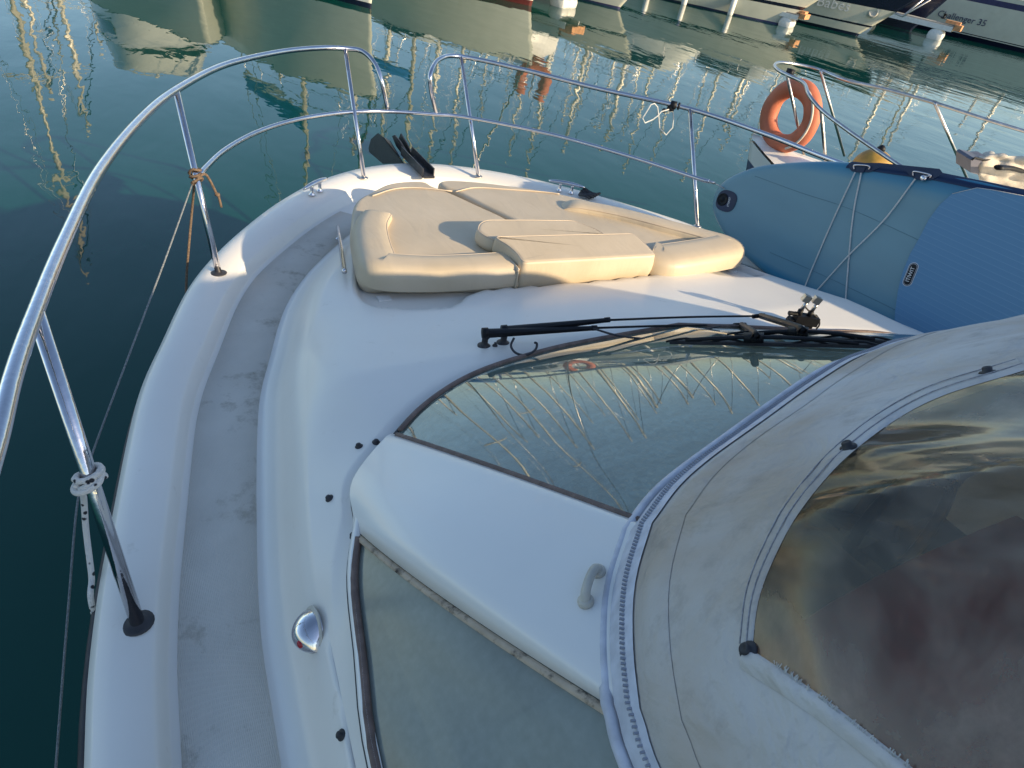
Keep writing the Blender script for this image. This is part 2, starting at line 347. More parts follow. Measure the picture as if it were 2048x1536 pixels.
def crom(pts, k=8, closed=False):
    P = [Vector([float(c) for c in p]) for p in pts]; n = len(P); out = []
    for i in range(n if closed else n - 1):
        p0 = P[i - 1] if (i or closed) else P[0] * 2 - P[1]; p1 = P[i]; p2 = P[(i + 1) % n]
        p3 = P[(i + 2) % n] if (closed or i + 2 < n) else P[-1] * 2 - P[-2]
        for j in range(k):
            t = j / k; out.append(0.5 * ((2 * p1) + (p2 - p0) * t + (2 * p0 - 5 * p1 + 4 * p2 - p3) * t * t + (3 * p1 - p0 - 3 * p2 + p3) * t ** 3))
    if not closed: out.append(P[-1])
    return out
def resample(pts, n, closed=False):
    P = np.array([[float(c) for c in p] for p in pts])
    if closed: P = np.vstack([P, P[:1]])
    L = np.r_[0, np.cumsum(np.linalg.norm(np.diff(P, axis=0), axis=1))]
    t = np.linspace(0, L[-1], n + 1)[:-1] if closed else np.linspace(0, L[-1], n)
    return np.array([np.interp(t, L, P[:, i]) for i in range(P.shape[1])]).T

# ================================================================== water
g = G(); g.add([(-900, -900, 0), (900, -900, 0), (900, 900, 0), (-900, 900, 0)], [(0, 1, 2, 3)])
tag(g.build('water', M['water'], smooth=False), kind='structure')

# ================================================================== the yacht
YACHT = empty('motor_yacht', (0, 0, 0), 'white motor yacht filling the foreground, with chrome bow rail and grey canvas hood', 'motor yacht')
half = [(1.70, -3.2), (1.71, -1.2), (1.70, 0), (1.672, .60), (1.655, .83), (1.61, 1.13), (1.53, 1.58), (1.44, 1.88), (1.335, 2.195), (1.22, 2.44), (1.07, 2.69), (.88, 2.96), (.66, 3.205), (.42, 3.385), (.2, 3.485), (0, 3.515)]
full = [(x, y, 0) for x, y in half] + [(-x, y, 0) for x, y in half[::-1][1:]]
NO = 401
OUT = resample(crom(full, 10), NO)[:, :2]                # starboard aft .. bow .. port aft
tan = np.gradient(OUT, axis=0); tan /= np.linalg.norm(tan, axis=1)[:, None]
INN = np.c_[-tan[:, 1], tan[:, 0]]                       # inward normal
if INN[5, 0] > 0: INN = -INN
def STX(i): return .12 * sstep(.1, .6, OUT[i, 0]) * (1 - sstep(2.0, 2.8, OUT[i, 1]))
def off_curve(d):                                        # d(y) offset inwards
    return np.array([OUT[i] + INN[i] * (d(OUT[i, 1]) + (STX(i) * sstep(.33, .42, d(OUT[i, 1])))) for i in range(NO)])
def dint(pts): xs, ys = zip(*pts); return lambda y: float(np.interp(y, xs, ys))
dA = dint([(0, .018), (3.5, .03)]); dB = dint([(0, .045), (2, .05), (3.5, .09)])
dC = dint([(0, .098), (1.5, .115), (2.4, .14), (3.2, .20), (3.5, .215)])
dD = dint([(0, .118), (1.5, .14), (2.4, .17), (3.2, .245), (3.5, .27)])
dE = dint([(0, .305), (.8, .312), (1.2, .32), (2, .345), (2.5, .375), (3.2, .44), (3.5, .47)])
dF = dint([(0, .325), (.8, .335), (1.2, .345), (2, .375), (2.5, .41), (3.2, .48), (3.5, .51)])
dG = dint([(0, .37), (.8, .40), (1.3, .43), (2, .48), (2.5, .54), (3.2, .62), (3.5, .66)])
zdeck = lambda p, dz: zg(p[1]) + dz
# windscreen base (Wc), windscreen top (Tc): half curves in three stretches, front pane / pillar / side pane
Wseg = [[(0, 1.196), (.306, 1.195), (.518, 1.185), (.744, 1.146), (.914, 1.07), (1.053, .961)], [(1.053, .961), (1.125, .895), (1.158, .845), (1.171, .782)], [(1.171, .782), (1.22, .667), (1.251, .527), (1.285, .351), (1.30, 0), (1.30, -1.2), (1.30, -3.2)]]
Tseg = [[(0, .635), (.12, .625), (.28, .590), (.554, .517), (.748, .461), (.866, .405)], [(.866, .405), (.945, .335), (.998, .268), (1.035, .208)], [(1.035, .208), (1.062, .10), (1.12, -.4), (1.15, -1.2), (1.17, -3.2)]]
WSK = lambda x, y: -.12 * min(1, max(0, x) / .55) * sstep(-.2, .6, y)   # the screen foot sits a little further aft on the starboard side
ZSK = lambda x: -.035 * min(1, max(0, x) / .7)
TSK = lambda x, y: .10 * min(1, max(0, x) / .5) * sstep(.2, .5, y)      # the hood edge runs a little further forward on the starboard side
NS = [60, 12, 50]
def seg3(segs, z):
    out = []
    for s_, n in zip(segs, NS):
        c = resample(crom([(x, y, 0) for x, y in s_], 8), n + 1 if n != 50 else 2501)
        if n == 50: c = c[np.round(2500 * np.linspace(0, 1, 51) ** 1.9).astype(int)]      # finer towards the pillar
        out.append([np.array([p[0], p[1], z]) for p in c])
    return out
ZW, ZT = 1.60, 1.865
WS = seg3(Wseg, ZW); TS = seg3(Tseg, ZT)
whalf = [p for k, s_ in enumerate(WS) for p in (s_ if k == 0 else s_[1:])]          # centre .. aft
wl = np.array(whalf); wlen = np.r_[0, np.cumsum(np.linalg.norm(np.diff(wl[:, :2], axis=0), axis=1))]
def w_at_len(L): return np.array([np.interp(L, wlen, wl[:, 0]), np.interp(L, wlen, wl[:, 1])])
def w_len_at_y(y): return float(np.interp(-y, -wl[60:, 1], wlen[60:]))
def w_for(o):                                            # the windscreen foot point opposite an outline point
    y = o[1]
    key = [(-3.2, w_len_at_y(-3.19)), (.5, w_len_at_y(.5)), (1.3, wlen[60]), (2.3, wlen[60] * .78), (3.0, wlen[60] * .52)]
    if y < 3.0: L = float(np.interp(y, [k[0] for k in key], [k[1] for k in key]))
    else: L = wlen[60] * .52 * min(1.0, abs(o[0]) / .845)
    p = w_at_len(L); x = math.copysign(p[0], o[0]); return np.array([x, p[1] + WSK(x, p[1])])
WP = np.array([w_for(o) for o in OUT])

# tray that holds the sunpads
tray = [(-.845, 1.78), (-.79, 1.66), (-.60, 1.60), (-.44, 1.70), (0, 1.665), (.50, 1.665), (.66, 1.58), (.86, 1.56), (.96, 1.70), (.95, 1.9), (.80, 2.2), (.60, 2.45), (.3, 2.58), (0, 2.6), (-.3, 2.6), (-.55, 2.5), (-.66, 2.3), (-.78, 2.0)]
TR = resample(crom([(x, y, 0) for x, y in tray], 8, True), 160, True)[:, :2]
def sd_poly(p, Q):
    A = Q; B = np.roll(Q, -1, axis=0); d = B - A; t = np.clip(((p - A) * d).sum(1) / (d * d).sum(1), 0, 1)
    dist = np.sqrt((((A + d * t[:, None]) - p) ** 2).sum(1)).min()
    c = ((A[:, 1] > p[1]) != (B[:, 1] > p[1])); x = (B[:, 0] - A[:, 0]) * (p[1] - A[:, 1]) / (B[:, 1] - A[:, 1] + 1e-12) + A[:, 0]
    return -dist if (c & (p[0] < x)).sum() % 2 else dist
def traydrop(x, y):
    if y < 1.4 or y > 3.1 or abs(x) > 1.1: return 0.0
    s_ = sd_poly(np.array([x, y]), TR); return -0.030 * (1 - sstep(-0.012, 0.012, s_))
cG = off_curve(dG)
def ztop(x, y):                                          # coachroof height away from its edge
    base = float(np.interp(y, [-3, .9, 1.25, 1.7, 2.3, 3.0, 3.4], [1.6, 1.6, 1.583, 1.497, 1.44, 1.36, 1.30])); return base
rows = []
def row(d, dz):
    c = off_curve(d); rows.append([(c[i, 0], c[i, 1], zg(OUT[i, 1]) + dz) for i in range(NO)])
for d, dz in ((lambda y: 0, -.075), (lambda y: 0, -.045), (lambda y: .004, -.022), (lambda y: dA(y) * .75, -.006), (dA, 0), (dB, .004), (dC, 0), (lambda y: dC(y) + .008, -.008), (lambda y: dD(y) - .004, -.042), (dD, -.05), (lambda y: lerp(dD(y), dE(y), .5), -.046), (lambda y: dE(y) - .01, -.05), (dE, -.046), (dF, -.022)): row(d, dz)
cF = off_curve(dF)
for t in (.25, .5, .75, 1.0):                            # rising side of the coachroof
    r_ = []
    for i in range(NO):
        p = lerp(cF[i], cG[i], 1 - (1 - t) ** 1.3); zf = zg(OUT[i, 1]) - .022; zs = float(np.interp(OUT[i, 1], [0, .9, 1.5, 2.1, 2.6, 3.5], [.155, .145, .125, .11, .085, .055])) + zg(OUT[i, 1])
        r_.append((p[0], p[1], lerp(zf, zs, math.sin(t * math.pi / 2) ** .85)))
    rows.append(r_)
zsh = [r[2] for r in rows[-1]]
KR = 64
for k in range(1, KR + 1):
    t = k / KR; r_ = []
    for i in range(NO):
        p = lerp(cG[i], WP[i], t)
        if k == KR: p = WP[i] + (WP[i] - cG[i]) * 0
        e = 1 - math.exp(-t * 5.0); zt = ztop(p[0], p[1]); L = np.linalg.norm(WP[i] - cG[i])
        zt += ZSK(p[0]) * (1 - sstep(1.2, 1.9, p[1])); z = lerp(zsh[i], zt, lerp(t, e, sstep(.12, .55, L))) + traydrop(p[0], p[1])
        dW = (1 - t) * L
        if dW < .04: z -= .008 * math.sin(math.pi * (1 - dW / .04) * .5)
        r_.append((p[0], p[1], z))
    rows.append(r_)
deck_rows = rows
from mathutils.bvhtree import BVHTree
g = G(); g.grid(rows)
DECK_BVH = BVHTree.FromPolygons([Vector(v) for v in g.V], g.F)
g.build('deck_moulding', M['gel'], YACHT)
def zdk(x, y):
    h = DECK_BVH.ray_cast(Vector((x, y, 5)), Vector((0, 0, -1)))[0]
    return h.z if h else 1.4
def hit(px, py):                                         # where the sight line meets the deck moulding
    h = DECK_BVH.ray_cast(Vector(CP), Vector(ray(px, py)).normalized()); return h[0], h[1]
# non-skid panels lie on the side deck
for k, (i0, i1) in enumerate(((4, 176), (224, NO - 4))):
    rr = []
    for f in (0.0, .04, .5, .96, 1.0):
        c = [];
        for i in range(i0, i1):
            dd = lerp(dD(OUT[i, 1]) + .012, dE(OUT[i, 1]) - .018, f); p = OUT[i] + INN[i] * dd
            c.append((p[0], p[1], zg(OUT[i, 1]) - (.051 if f in (0, 1) else .0435)))
        rr.append(c)
    g = G(); g.grid(rr); g.build('non_skid_panel', M['nonskid'], YACHT)
# hull below the gunwale, with rubbing strip
rr = []
for dz, dd in ((-.075, 0.0), (-.20, .02), (-.5, .09), (-.9, .22), (-1.2, .40), (-1.9, .8)):
    c = []
    for i in range(NO):
        y = OUT[i, 1]; fl = 1 + 1.3 * sstep(1.5, 3.5, y); p = OUT[i] + INN[i] * dd * fl
        c.append((p[0], p[1], zg(y) + dz))
    rr.append(c)
g = G(); g.grid(rr)
n0 = NO; g.F.append([0, (len(rr) - 1) * NO, (len(rr)) * NO - 1, NO - 1])
g.build('hull', M['hull_white'], YACHT)
g = G(); g.tube([(OUT[i, 0] - INN[i, 0] * .006, OUT[i, 1] - INN[i, 1] * .006, zg(OUT[i, 1]) - .078) for i in range(0, NO, 2)], .012, 8); g.build('rubbing_strip', M['rubber'], YACHT)

# ---- windscreen
WIN = empty('windscreen', (0, 0, 0)); WIN.parent = YACHT
BULGE = [0.004, 0.004, 0.006]
def wpt(seg, i, v, side, o=0.0):
    a, b = WS[seg][i], TS[seg][i]; a = a + np.array([0, WSK(side * a[0], a[1]), ZSK(side * a[0])]); b = b + np.array([0, TSK(side * b[0], b[1]), ZSK(side * b[0]) * .8])
    nb = {0: BULGE[0] + (BULGE[1] - BULGE[0]) * (i / NS[0]) ** 3, 1: lerp(BULGE[1], BULGE[2] + .02, i / NS[1]), 2: lerp(BULGE[2] + .02, BULGE[2], min(1, i / 10))}[seg]
    p = lerp(a, b, v); 
    ns = {0: np.array([0.12 * (i / NS[0]), .35, 1.0]), 1: np.array([.5, .35, .9]), 2: np.array([1.0, .1, .25])}[seg]
    ns = ns / np.linalg.norm(ns)
    p = p + ns * (nb * 4 * v * (1 - v) * (1 - .25 * v)) + ns * o
    return (side * p[0], p[1], p[2])
NV = 26
rr = [[wpt(0, i, v, s_) for s_, i in [(-1, j) for j in range(58, 0, -1)] + [(1, j) for j in range(0, 59)]] for v in np.linspace(.012, 1.0, NV)]
G().grid(rr).build('front_pane', M['glass'], WIN)
for s_ in (-1, 1):
    rr = [[wpt(2, i, v, s_, -.004) for i in range(0, 51)] for v in np.linspace(.03, .97, 16)]
    G().grid(rr).build('side_pane', M['side_glass'], WIN)
    # white pillar, a thick shell with rounded edge
    us = [(0, 58), (0, 59), (0, 60)] + [(1, i) for i in range(1, 13)] + [(2, 3)]
    top = [[wpt(a, i, v, s_, .010) for a, i in us] for v in np.linspace(-.01, 1.0, NV)]
    bot = [[wpt(us[0][0], us[0][1], v, s_, -.006), ] for v in np.linspace(-.01, 1.0, NV)]
    rows_ = []
    for v in np.linspace(-.01, 1.0, NV):
        r_ = [wpt(*us[0], v, s_, -.008), wpt(*us[0], v, s_, .004)] + [wpt(a, i, v, s_, .010) for a, i in us[1:-1]] + [wpt(*us[-1], v, s_, .004), wpt(*us[-1], v, s_, -.010)]
        rows_.append(r_)
    G().grid(rows_).build('pillar', M['gel2'], WIN)
    # gaskets
    g = G(); g.tube([wpt(0, 58, v, s_, .004) for v in np.linspace(.02, 1, 20)], .0062, 6); g.build('pane_gasket', M['gasket'], WIN)
    g = G(); g.tube([wpt(2, 4, v, s_, .000) for v in np.linspace(.03, .98, 40)], .007, 6, flat=.7); g.build('side_seal', M['old_seal'], WIN)
    g = G(); g.tube([wpt(2, i, .035, s_, .004) for i in range(4, 50)], .008, 6, flat=.8); g.build('pane_gasket', M['gasket'], WIN)
    rows_ = [[(s_ * (WS[2][i][0] + dx), WS[2][i][1] + WSK(s_ * WS[2][i][0], WS[2][i][1]), ZW + dz + ZSK(s_ * WS[2][i][0])) for i in range(0, 51)] for dx, dz in ((.004, -.03), (.006, .010), (-.004, .016), (-.012, .012))]
    G().grid(rows_).build('white_frame', M['gel2'], WIN)
g = G(); g.tube([wpt(0, i, .014, s_, .003) for s_, i in [(-1, j) for j in range(57, 0, -1)] + [(1, j) for j in range(0, 58)]], .0065, 6); g.build('pane_gasket', M['gasket'], WIN)
rows_ = []
allw = [(-1, a, i) for a, i in [(2, j) for j in range(50, 0, -1)] + [(1, j) for j in range(12, 0, -1)] + [(0, j) for j in range(60, 0, -1)]] + [(1, a, i) for a, i in [(0, j) for j in range(0, 61)] + [(1, j) for j in range(1, 13)] + [(2, j) for j in range(1, 51)]]
frame = [(s__ * WS[a][i][0], WS[a][i][1] + WSK(s__ * WS[a][i][0], WS[a][i][1]), ZW + ZSK(s__ * WS[a][i][0])) for s__, a, i in allw]
g = G(); g.tube([(x, y, z - .006) for x, y, z in frame], .007, 6); g.build('base_seal', M['rubber'], WIN)

# ---- what is seen through the panes
rows_ = []
for t in np.linspace(0, 1, 12):
    r_ = []
    for s_, a, i in allw[50:-50]:
        w = WS[a][i]; q = np.array([s_ * w[0] * (1 - .015 - .16 * t), lerp(w[1] - .012 + WSK(s_ * w[0], w[1]), .60, t), ZW - .03 - .03 * t + ZSK(s_ * w[0])])
        r_.append(tuple(q))
    rows_.append(r_)
G().grid(rows_).build('dashboard', M['dash'], YACHT)
g = G(); g.box((0, -.9, .95), (2.5, 3.2, .04)); g.box((0, .57, 1.25), (2.2, .04, .58)); g.build('cockpit_floor', M['dark'], YACHT, smooth=False)
for s_ in (-1, 1):
    g = G(); g.grid([[(s_ * x, y, z) for y in np.linspace(.75, -2.5, 20)] for x, z in ((1.19, 1.57), (1.14, 1.50), (1.10, 1.2), (1.10, .95))]); g.build('side_lining', M['seat'], YACHT)
def pillow_box(c, size, mat, name, parent, e=.25, rot=0):
    bm = bmesh.new(); bmesh.ops.create_cube(bm, size=1); bmesh.ops.subdivide_edges(bm, edges=bm.edges, cuts=5, use_grid_fill=True)
    cr, sr = math.cos(rot), math.sin(rot); V = []; F = []
    for v in bm.verts:
        p = v.co * 2; q = Vector([math.copysign(1 - (1 - abs(k)) ** 1.0, k) for k in p]); L = q.length; m_ = max(abs(k) for k in q)
        r_ = q.normalized() * m_ * 1.25 if L else q; q = q.lerp(r_, e)
        x, y, z = q.x * size[0] / 2, q.y * size[1] / 2, q.z * size[2] / 2; v.co = (c[0] + x * cr - y * sr, c[1] + x * sr + y * cr, c[2] + z)
    V = [tuple(v.co) for v in bm.verts]; bm.verts.index_update(); F = [[v.index for v in f.verts] for f in bm.faces]; bm.free()
    return mesh(name, V, F, mat, parent)
pillow_box((-.80, -.02, 1.56), (.46, .14, .50), M['seat'], 'helm_seat', YACHT)
pillow_box((-.80, .18, 1.32), (.5, .46, .16), M['seat'], 'seat_cushion', YACHT)
sf = at(1900, 1480, 1.85); pillow_box((sf[0] + .1, sf[1] - .1, 1.80), (.75, .6, .22), M['brown'], 'cockpit_sofa', YACHT)
pillow_box((.55, -.8, 1.7), (.9, .9, .34), M['canvas_grey'], 'cockpit_sofa', YACHT)
sf = at(1620, 1240, 1.85); pillow_box((sf[0], sf[1] - .05, 1.78), (.34, .42, .20), M['hull_navy'], 'cockpit_cushion', YACHT)
g = G(); g.box((.25, .46, 1.66), (.9, .14, .16)); g.build('instrument_hood', M['black'], YACHT, smooth=False)
g = G(); g.tube([(-.2 + .17 * math.cos(a), .30 + .03 * math.sin(a), 1.70 + .17 * math.sin(a)) for a in np.linspace(0, 2 * math.pi, 24)[:-1]], .013, 8, closed=True); g.tube([(-.2, .30, 1.70), (-.2, .42, 1.62)], .02, 8); g.build('steering_wheel', M['black'], YACHT)

# ---- canvas hood
HOOD = empty('canvas_hood', (0, 0, 0)); HOOD.parent = YACHT
Iseg = [[(0, -.26), (.35, -.27), (.62, -.29), (.78, -.33)], [(.78, -.33), (.84, -.38), (.88, -.46)], [(.88, -.46), (.92, -.8), (.95, -1.2), (.97, -3.2)]]
ZI = 2.40
IS = seg3(Iseg, ZI)
def hood_pt(a, i, v, s_):
    e = TS[a][i]; m_ = IS[a][i]; e = e + np.array([0, TSK(s_ * e[0], e[1]), 0])
    nrm = np.array([{0: .25 * (i / 60) ** 2, 1: .25 + .6 * i / 12, 2: min(1, .85 + i / 40)}[a], {0: 1, 1: 1 - .7 * i / 12, 2: max(0, .3 - i / 20)}[a], 0.0]); nrm /= np.linalg.norm(nrm)
    p = np.array([lerp(e[0], m_[0], v), lerp(e[1], m_[1], v), 0]) + nrm * (.014 + .05 * math.sin(math.pi * v) )
    u = (i + {0: 0, 1: 60, 2: 72}[a])
    z = lerp(ZT - .010 + ZSK(s_ * TS[a][i][0]) * .8, ZI, math.sin(v * math.pi / 2) ** .92)
    z += .006 * math.sin(u * .32 + v * 5) * math.sin(math.pi * min(1, v)) + .008 * math.sin(u * .11 + 1.3 + v * 9) * math.sin(math.pi * min(1, v))
    if s_ < 0 and v > .12:                                # slack creases fanning over the clear panel
        fx, fy = s_ * p[0] + .75, p[1] - .05
        for ang, ph, am, wd in ((-.75, .02, .013, .022), (-.55, -.13, .016, .03), (-1.05, .16, .012, .02), (-.3, -.26, .012, .035), (.35, -.05, .010, .03)):
            dd = fx * math.cos(ang) - fy * math.sin(ang) - ph; ll = fx * math.sin(ang) + fy * math.cos(ang)
            z += am * math.exp(-(dd / wd) ** 2) * sstep(.12, .35, v) * (.5 + .5 * math.sin(ll * 9 + ph * 30))
    return (s_ * p[0], p[1], z)
cols = [(-1, a, i) for a, i in [(2, j) for j in range(50, 0, -1)] + [(1, j) for j in range(12, 0, -1)] + [(0, j) for j in range(60, 0, -1)]] + [(1, a, i) for a, i in [(0, j) for j in range(0, 61)] + [(1, j) for j in range(1, 13)] + [(2, j) for j in range(1, 51)]]
def densify(fn, v, k=6):
    base = [fn(a, i, v, s_) for s_, a, i in cols]; out = []
    for q in range(len(base) - 1):
        for t in range(k): out.append(tuple(lerp(np.array(base[q]), np.array(base[q + 1]), t / k)))
    out.append(base[-1]); return out
VV = np.linspace(0, 1, 190)
HR = [densify(hood_pt, v) for v in VV]
wpoly = np.array([(1500, 1302), (1512, 1200), (1545, 1110), (1600, 1012), (1700, 900), (1850, 800), (2048, 737), (2300, 690), (2700, 640), (3600, 700), (3600, 2400), (2400, 1990), (1820, 1536), (1650, 1402)], float)
nc = len(HR[0]); V = [p for r in HR for p in r]; Fa = []; Fb = []
PX = np.array([proj(p) if (CM.T @ (np.array(p) - CP))[2] < -.05 else (-9999, -9999) for p in V])
for i in range(len(HR) - 1):
    for j in range(nc - 1):
        f = (i * nc + j, i * nc + j + 1, (i + 1) * nc + j + 1, (i + 1) * nc + j)
        c = PX[list(f)].mean(0); jx = 0
        cx = np.mean([V[k][0] for k in f])
        inside = c[0] > -9000 and sd_poly(c + jx, wpoly) < 0 and cx < .75
        (Fb if inside else Fa).append(f)
mesh('canvas_panel', V, Fa, M['canvas'], HOOD)
mesh('clear_window', V, Fb, M['vinyl'], HOOD)
# roof of the hood, running aft
rr = [[HR[-1][j] for j in range(0, nc, 6)]]
for t in np.linspace(.1, 1, 10): rr.append([(p[0] * (1 - t), lerp(p[1], min(p[1], -.35 - .0 * t), t), ZI + .03 * math.sin(t * math.pi / 2)) for p in rr[0]])
G().grid(rr).build('canvas_roof', M['canvas'], HOOD)
# hem piping, zip and stitch lines that follow the hem
def hood_line(v, o=0.004):
    L = densify(hood_pt, v, 2); return [(x, y, z + o) for x, y, z in L]
H0 = [q for q in hood_line(.004, 0)]
cen = lambda p: Vector((p[0], p[1], 0)).normalized()
def outw(p, d): c = Vector((p[0], p[1] + .5, 0)).normalized(); return (p[0] + c.x * d, p[1] + c.y * d, p[2])
g = G(); g.tube([outw(p, .004) for p in H0], .009, 8); g.build('hem_piping', M['zip'], HOOD)
zl = [outw(p, .003) for p in hood_line(.035, .004)]
rows_ = [[outw(p, .002) for p in hood_line(v, o)] for v, o in ((.012, .002), (.02, .006), (.035, .0075), (.05, .006), (.058, .002))]
G().grid(rows_).build('zip_tape', M['zip'], HOOD)
g = G(); zz = resample([outw(p, .003) for p in hood_line(.035, .0105)], 2800)
for k in range(300, 2500, 2):
    p = zz[k]; t = Vector(zz[k + 1]) - Vector(zz[k - 1]); g.box(p, (.0075, .0024, .003), t.to_track_quat('Y', 'Z').to_matrix())
g.build('zip_teeth', M['teeth'], HOOD, smooth=False)
# loose flap edge folded over the zip
def flap(v0, v1):
    r_ = []
    for v, o in ((v0, .002), (v0 + .004, .005), (v0 + .014, .007), (v1 - .008, .004), (v1, .0)):
        r_.append([outw(p, .001) for p in hood_line(v, o)])
    return r_
fl = flap(.075, .125)
for r_ in fl:
    for k in range(len(r_)): 
        p = r_[k]; w = .0 * math.exp(-((p[0] + 1.0) / .2) ** 2) if p[1] > -.2 else 0; r_[k] = outw((p[0], p[1], p[2] + w * .4), w)
G().grid(fl).build('zip_flap', M['canvas'], HOOD)
for v in (.145, .30):
    pass
def px_line(pts, nrm_off=.004, sm=6, dash=None):
    """follow measured spots on the hood surface"""
    out = []
    for q in resample([(a, b, 0) for a, b in pts], 60):
        h = HB.ray_cast(Vector(CP), Vector(ray(q[0], q[1])).normalized())
        if h[0] is not None: out.append(h[0] + (h[1] if h[1].dot(h[0] - Vector(CP)) < 0 else -h[1]) * nrm_off)
    return out
HB = BVHTree.FromPolygons([Vector(v) for v in V], Fa + Fb)
def crom2(pts): return [(p.x, p.y) for p in crom([(a, b, 0) for a, b in pts], 8)]
seam = [(2048, 735), (1850, 800), (1700, 900), (1600, 1012), (1545, 1110), (1512, 1200), (1500, 1302)]
for o, r_, mt in ((5, .0008, 'stitch'), (20, .0008, 'stitch')):
    q = crom2([(x - o * .8, y - o * .6) for x, y in seam]); g = G(); g.tube(px_line(q, .0036), r_, 5); g.build('stitching', M[mt], HOOD)
q = crom2(seam); rows_ = [resample(px_line([(x - o * .7, y - o * .7) for x, y in q], h_), 60) for o, h_ in ((-7, .0005), (-3, .0028), (26, .0032), (30, .0005))]
G().grid(rows_).build('window_hem', M['canvas'], HOOD)
q = crom2([(1500, 1302), (1650, 1402), (1820, 1536), (1900, 1600)])
rows_ = []
# folded hem along the lower edge of the window
for o, h_ in ((-4, .001), (2, .006), (22, .007), (38, .001)):
    rows_.append(resample(px_line([(x - o * .5, y + o * .9) for x, y in q], h_), 50))
G().grid(rows_).build('window_hem', M['canvas'], HOOD)
g = G()
for k in range(90):
    t_ = random.uniform(0, 1) * 275; x_ = 1555 + t_ + random.uniform(-2, 2); y_ = 1332 + t_ * .77
    a = px_line([(x_, y_), (x_ + random.uniform(-3, 8), y_ - random.uniform(3, 12))], .0055)
    if len(a) > 1: g.tube([a[0], a[len(a) // 2], a[-1]], .00045, 4)
g.build('frayed_threads', M['cord'], HOOD)
for q in ((1500, 1304), (1698, 898), (1976, 748)):
    h = HB.ray_cast(Vector(CP), Vector(ray(*q)).normalized()); n = h[1] if h[1].dot(Vector(CP) - h[0]) > 0 else -h[1]
    G().lathe(h[0], n, [(.0095, 0), (.0105, .002), (.0095, .004), (.006, .0045), (.006, .009), (.0045, .0105), (.003, .0095)], 18).build('snap_stud', M['rubber'], HOOD)

# ---- snap studs on the deck
for q in ((900, 779), (718, 893), (659, 997), (683, 1470), (1118, 696), (708, 1072), (755, 1528), (752, 885), (705, 790)):
    h, n = hit(*q)
    if h is None or q == (705, 790): continue
    if n.z < 0: n = -n
    G().lathe(h - n * .001, n, [(.0085, 0), (.009, .002), (.007, .003), (.0048, .004), (.0055, .008), (.003, .0095)], 14).build('snap_stud', M['rubber'], YACHT)

# ---- bow rail
RAIL = empty('bow_rail', (0, 0, 0)); RAIL.parent = YACHT
port_top = [onsheer(q, .55) for q in ((0, 860), (30, 740), (72, 622), (130, 480), (200, 340), (280, 240), (352, 180), (450, 130), (560, 104), (640, 96), (690, 97))]
aft0 = np.array([-1.66, .55, 1.95]); aft1 = np.array([-1.68, -.1, 1.93]); aft2 = np.array([-1.67, -1.6, 1.9])
mid = [onsheer(q, .28) for q in ((397, 350), (450, 300), (520, 262), (600, 238), (690, 225), (775, 223), (873, 229), (942, 236), (1100, 268), (1250, 310), (1390, 355), (1418, 363))]
mpt = onsheer((776, 220), .28); mst = onsheer((873, 228), .28)
endp = [onsheer((725, 103), .545), onsheer((750, 128), .50), onsheer((764, 165), .42), mpt]
g = G(); g.tube([aft2, aft1, aft0] + port_top + endp, .0125, 14, smooth=8); g.build('top_tube', M['steel'], RAIL)
stb_top = [onsheer(q, d_) for q, d_ in (((922, 113), .55), ((1050, 140), .54), ((1200, 178), .52), ((1380, 218), .505), ((1530, 268), .49), ((1650, 315), .485))]
stb_aft = [np.array([1.545, 1.45, 1.87]), np.array([1.60, .9, 1.885]), np.array([1.66, .2, 1.89]), np.array([1.67, -1.6, 1.9])]
ends = [mst, onsheer((862, 178), .42), onsheer((862, 145), .50), onsheer((880, 118), .545)]
g = G(); g.tube(ends + stb_top + stb_aft, .0125, 14, smooth=8); g.build('top_tube', M['steel'], RAIL)
g = G(); g.tube(mid, .0105, 12, smooth=8); g.build('mid_tube', M['steel'], RAIL)
g = G(); e0 = Vector(mid[-1]); dv = (Vector(mid[-1]) - Vector(mid[-2])).normalized(); g.tube([e0 - dv * .02, e0 + dv * .03], .0075, 8); g.tube([e0 + dv * .03, e0 + dv * .085 + Vector((0, 0, -.012))], .0025, 6); g.build('wire_end_fitting', M['steel_dull'], RAIL)
STN = []
for b, t, dzt in (((275, 1245), (72, 625), .55), ((437, 545), (352, 180), .55), ((728, 355), (690, 97), .55), ((957, 352), (922, 113), .55), ((1395, 452), (1380, 218), .505)):
    pb = Vector(onsheer(b, .003)); pt = Vector(onsheer(t, dzt)); STN.append((pb, pt))
    g = G(); g.tube([pb, pt], .0125 if b[0] < 300 else .0115, 14); o = g.build('stanchion', M['steel'], RAIL)
    ax = Vector((0, 0, 1)); big = b[0] < 460
    gm = G().lathe(pb - ax * .003, (pt - pb).normalized() * .12 + ax * .88, [(.028 if big else .022, 0), (.029 if big else .023, .002), (.022, .0040), (.0165, .0045), (.0145, .007)], 20)
    gm.build('deck_flange', M['rubber'] if big else M['steel_dull'], o, )
for bb, tt in ((Vector((1.60, .85, 1.4)), Vector((1.585, .95, 1.94))), (Vector((1.66, -.5, 1.4)), Vector((1.67, -.45, 1.92))), (Vector((-1.66, -.5, 1.4)), Vector((-1.68, -.45, 1.92)))):
    g = G(); g.tube([bb, tt], .0115, 12); g.build('stanchion', M['steel'], RAIL)

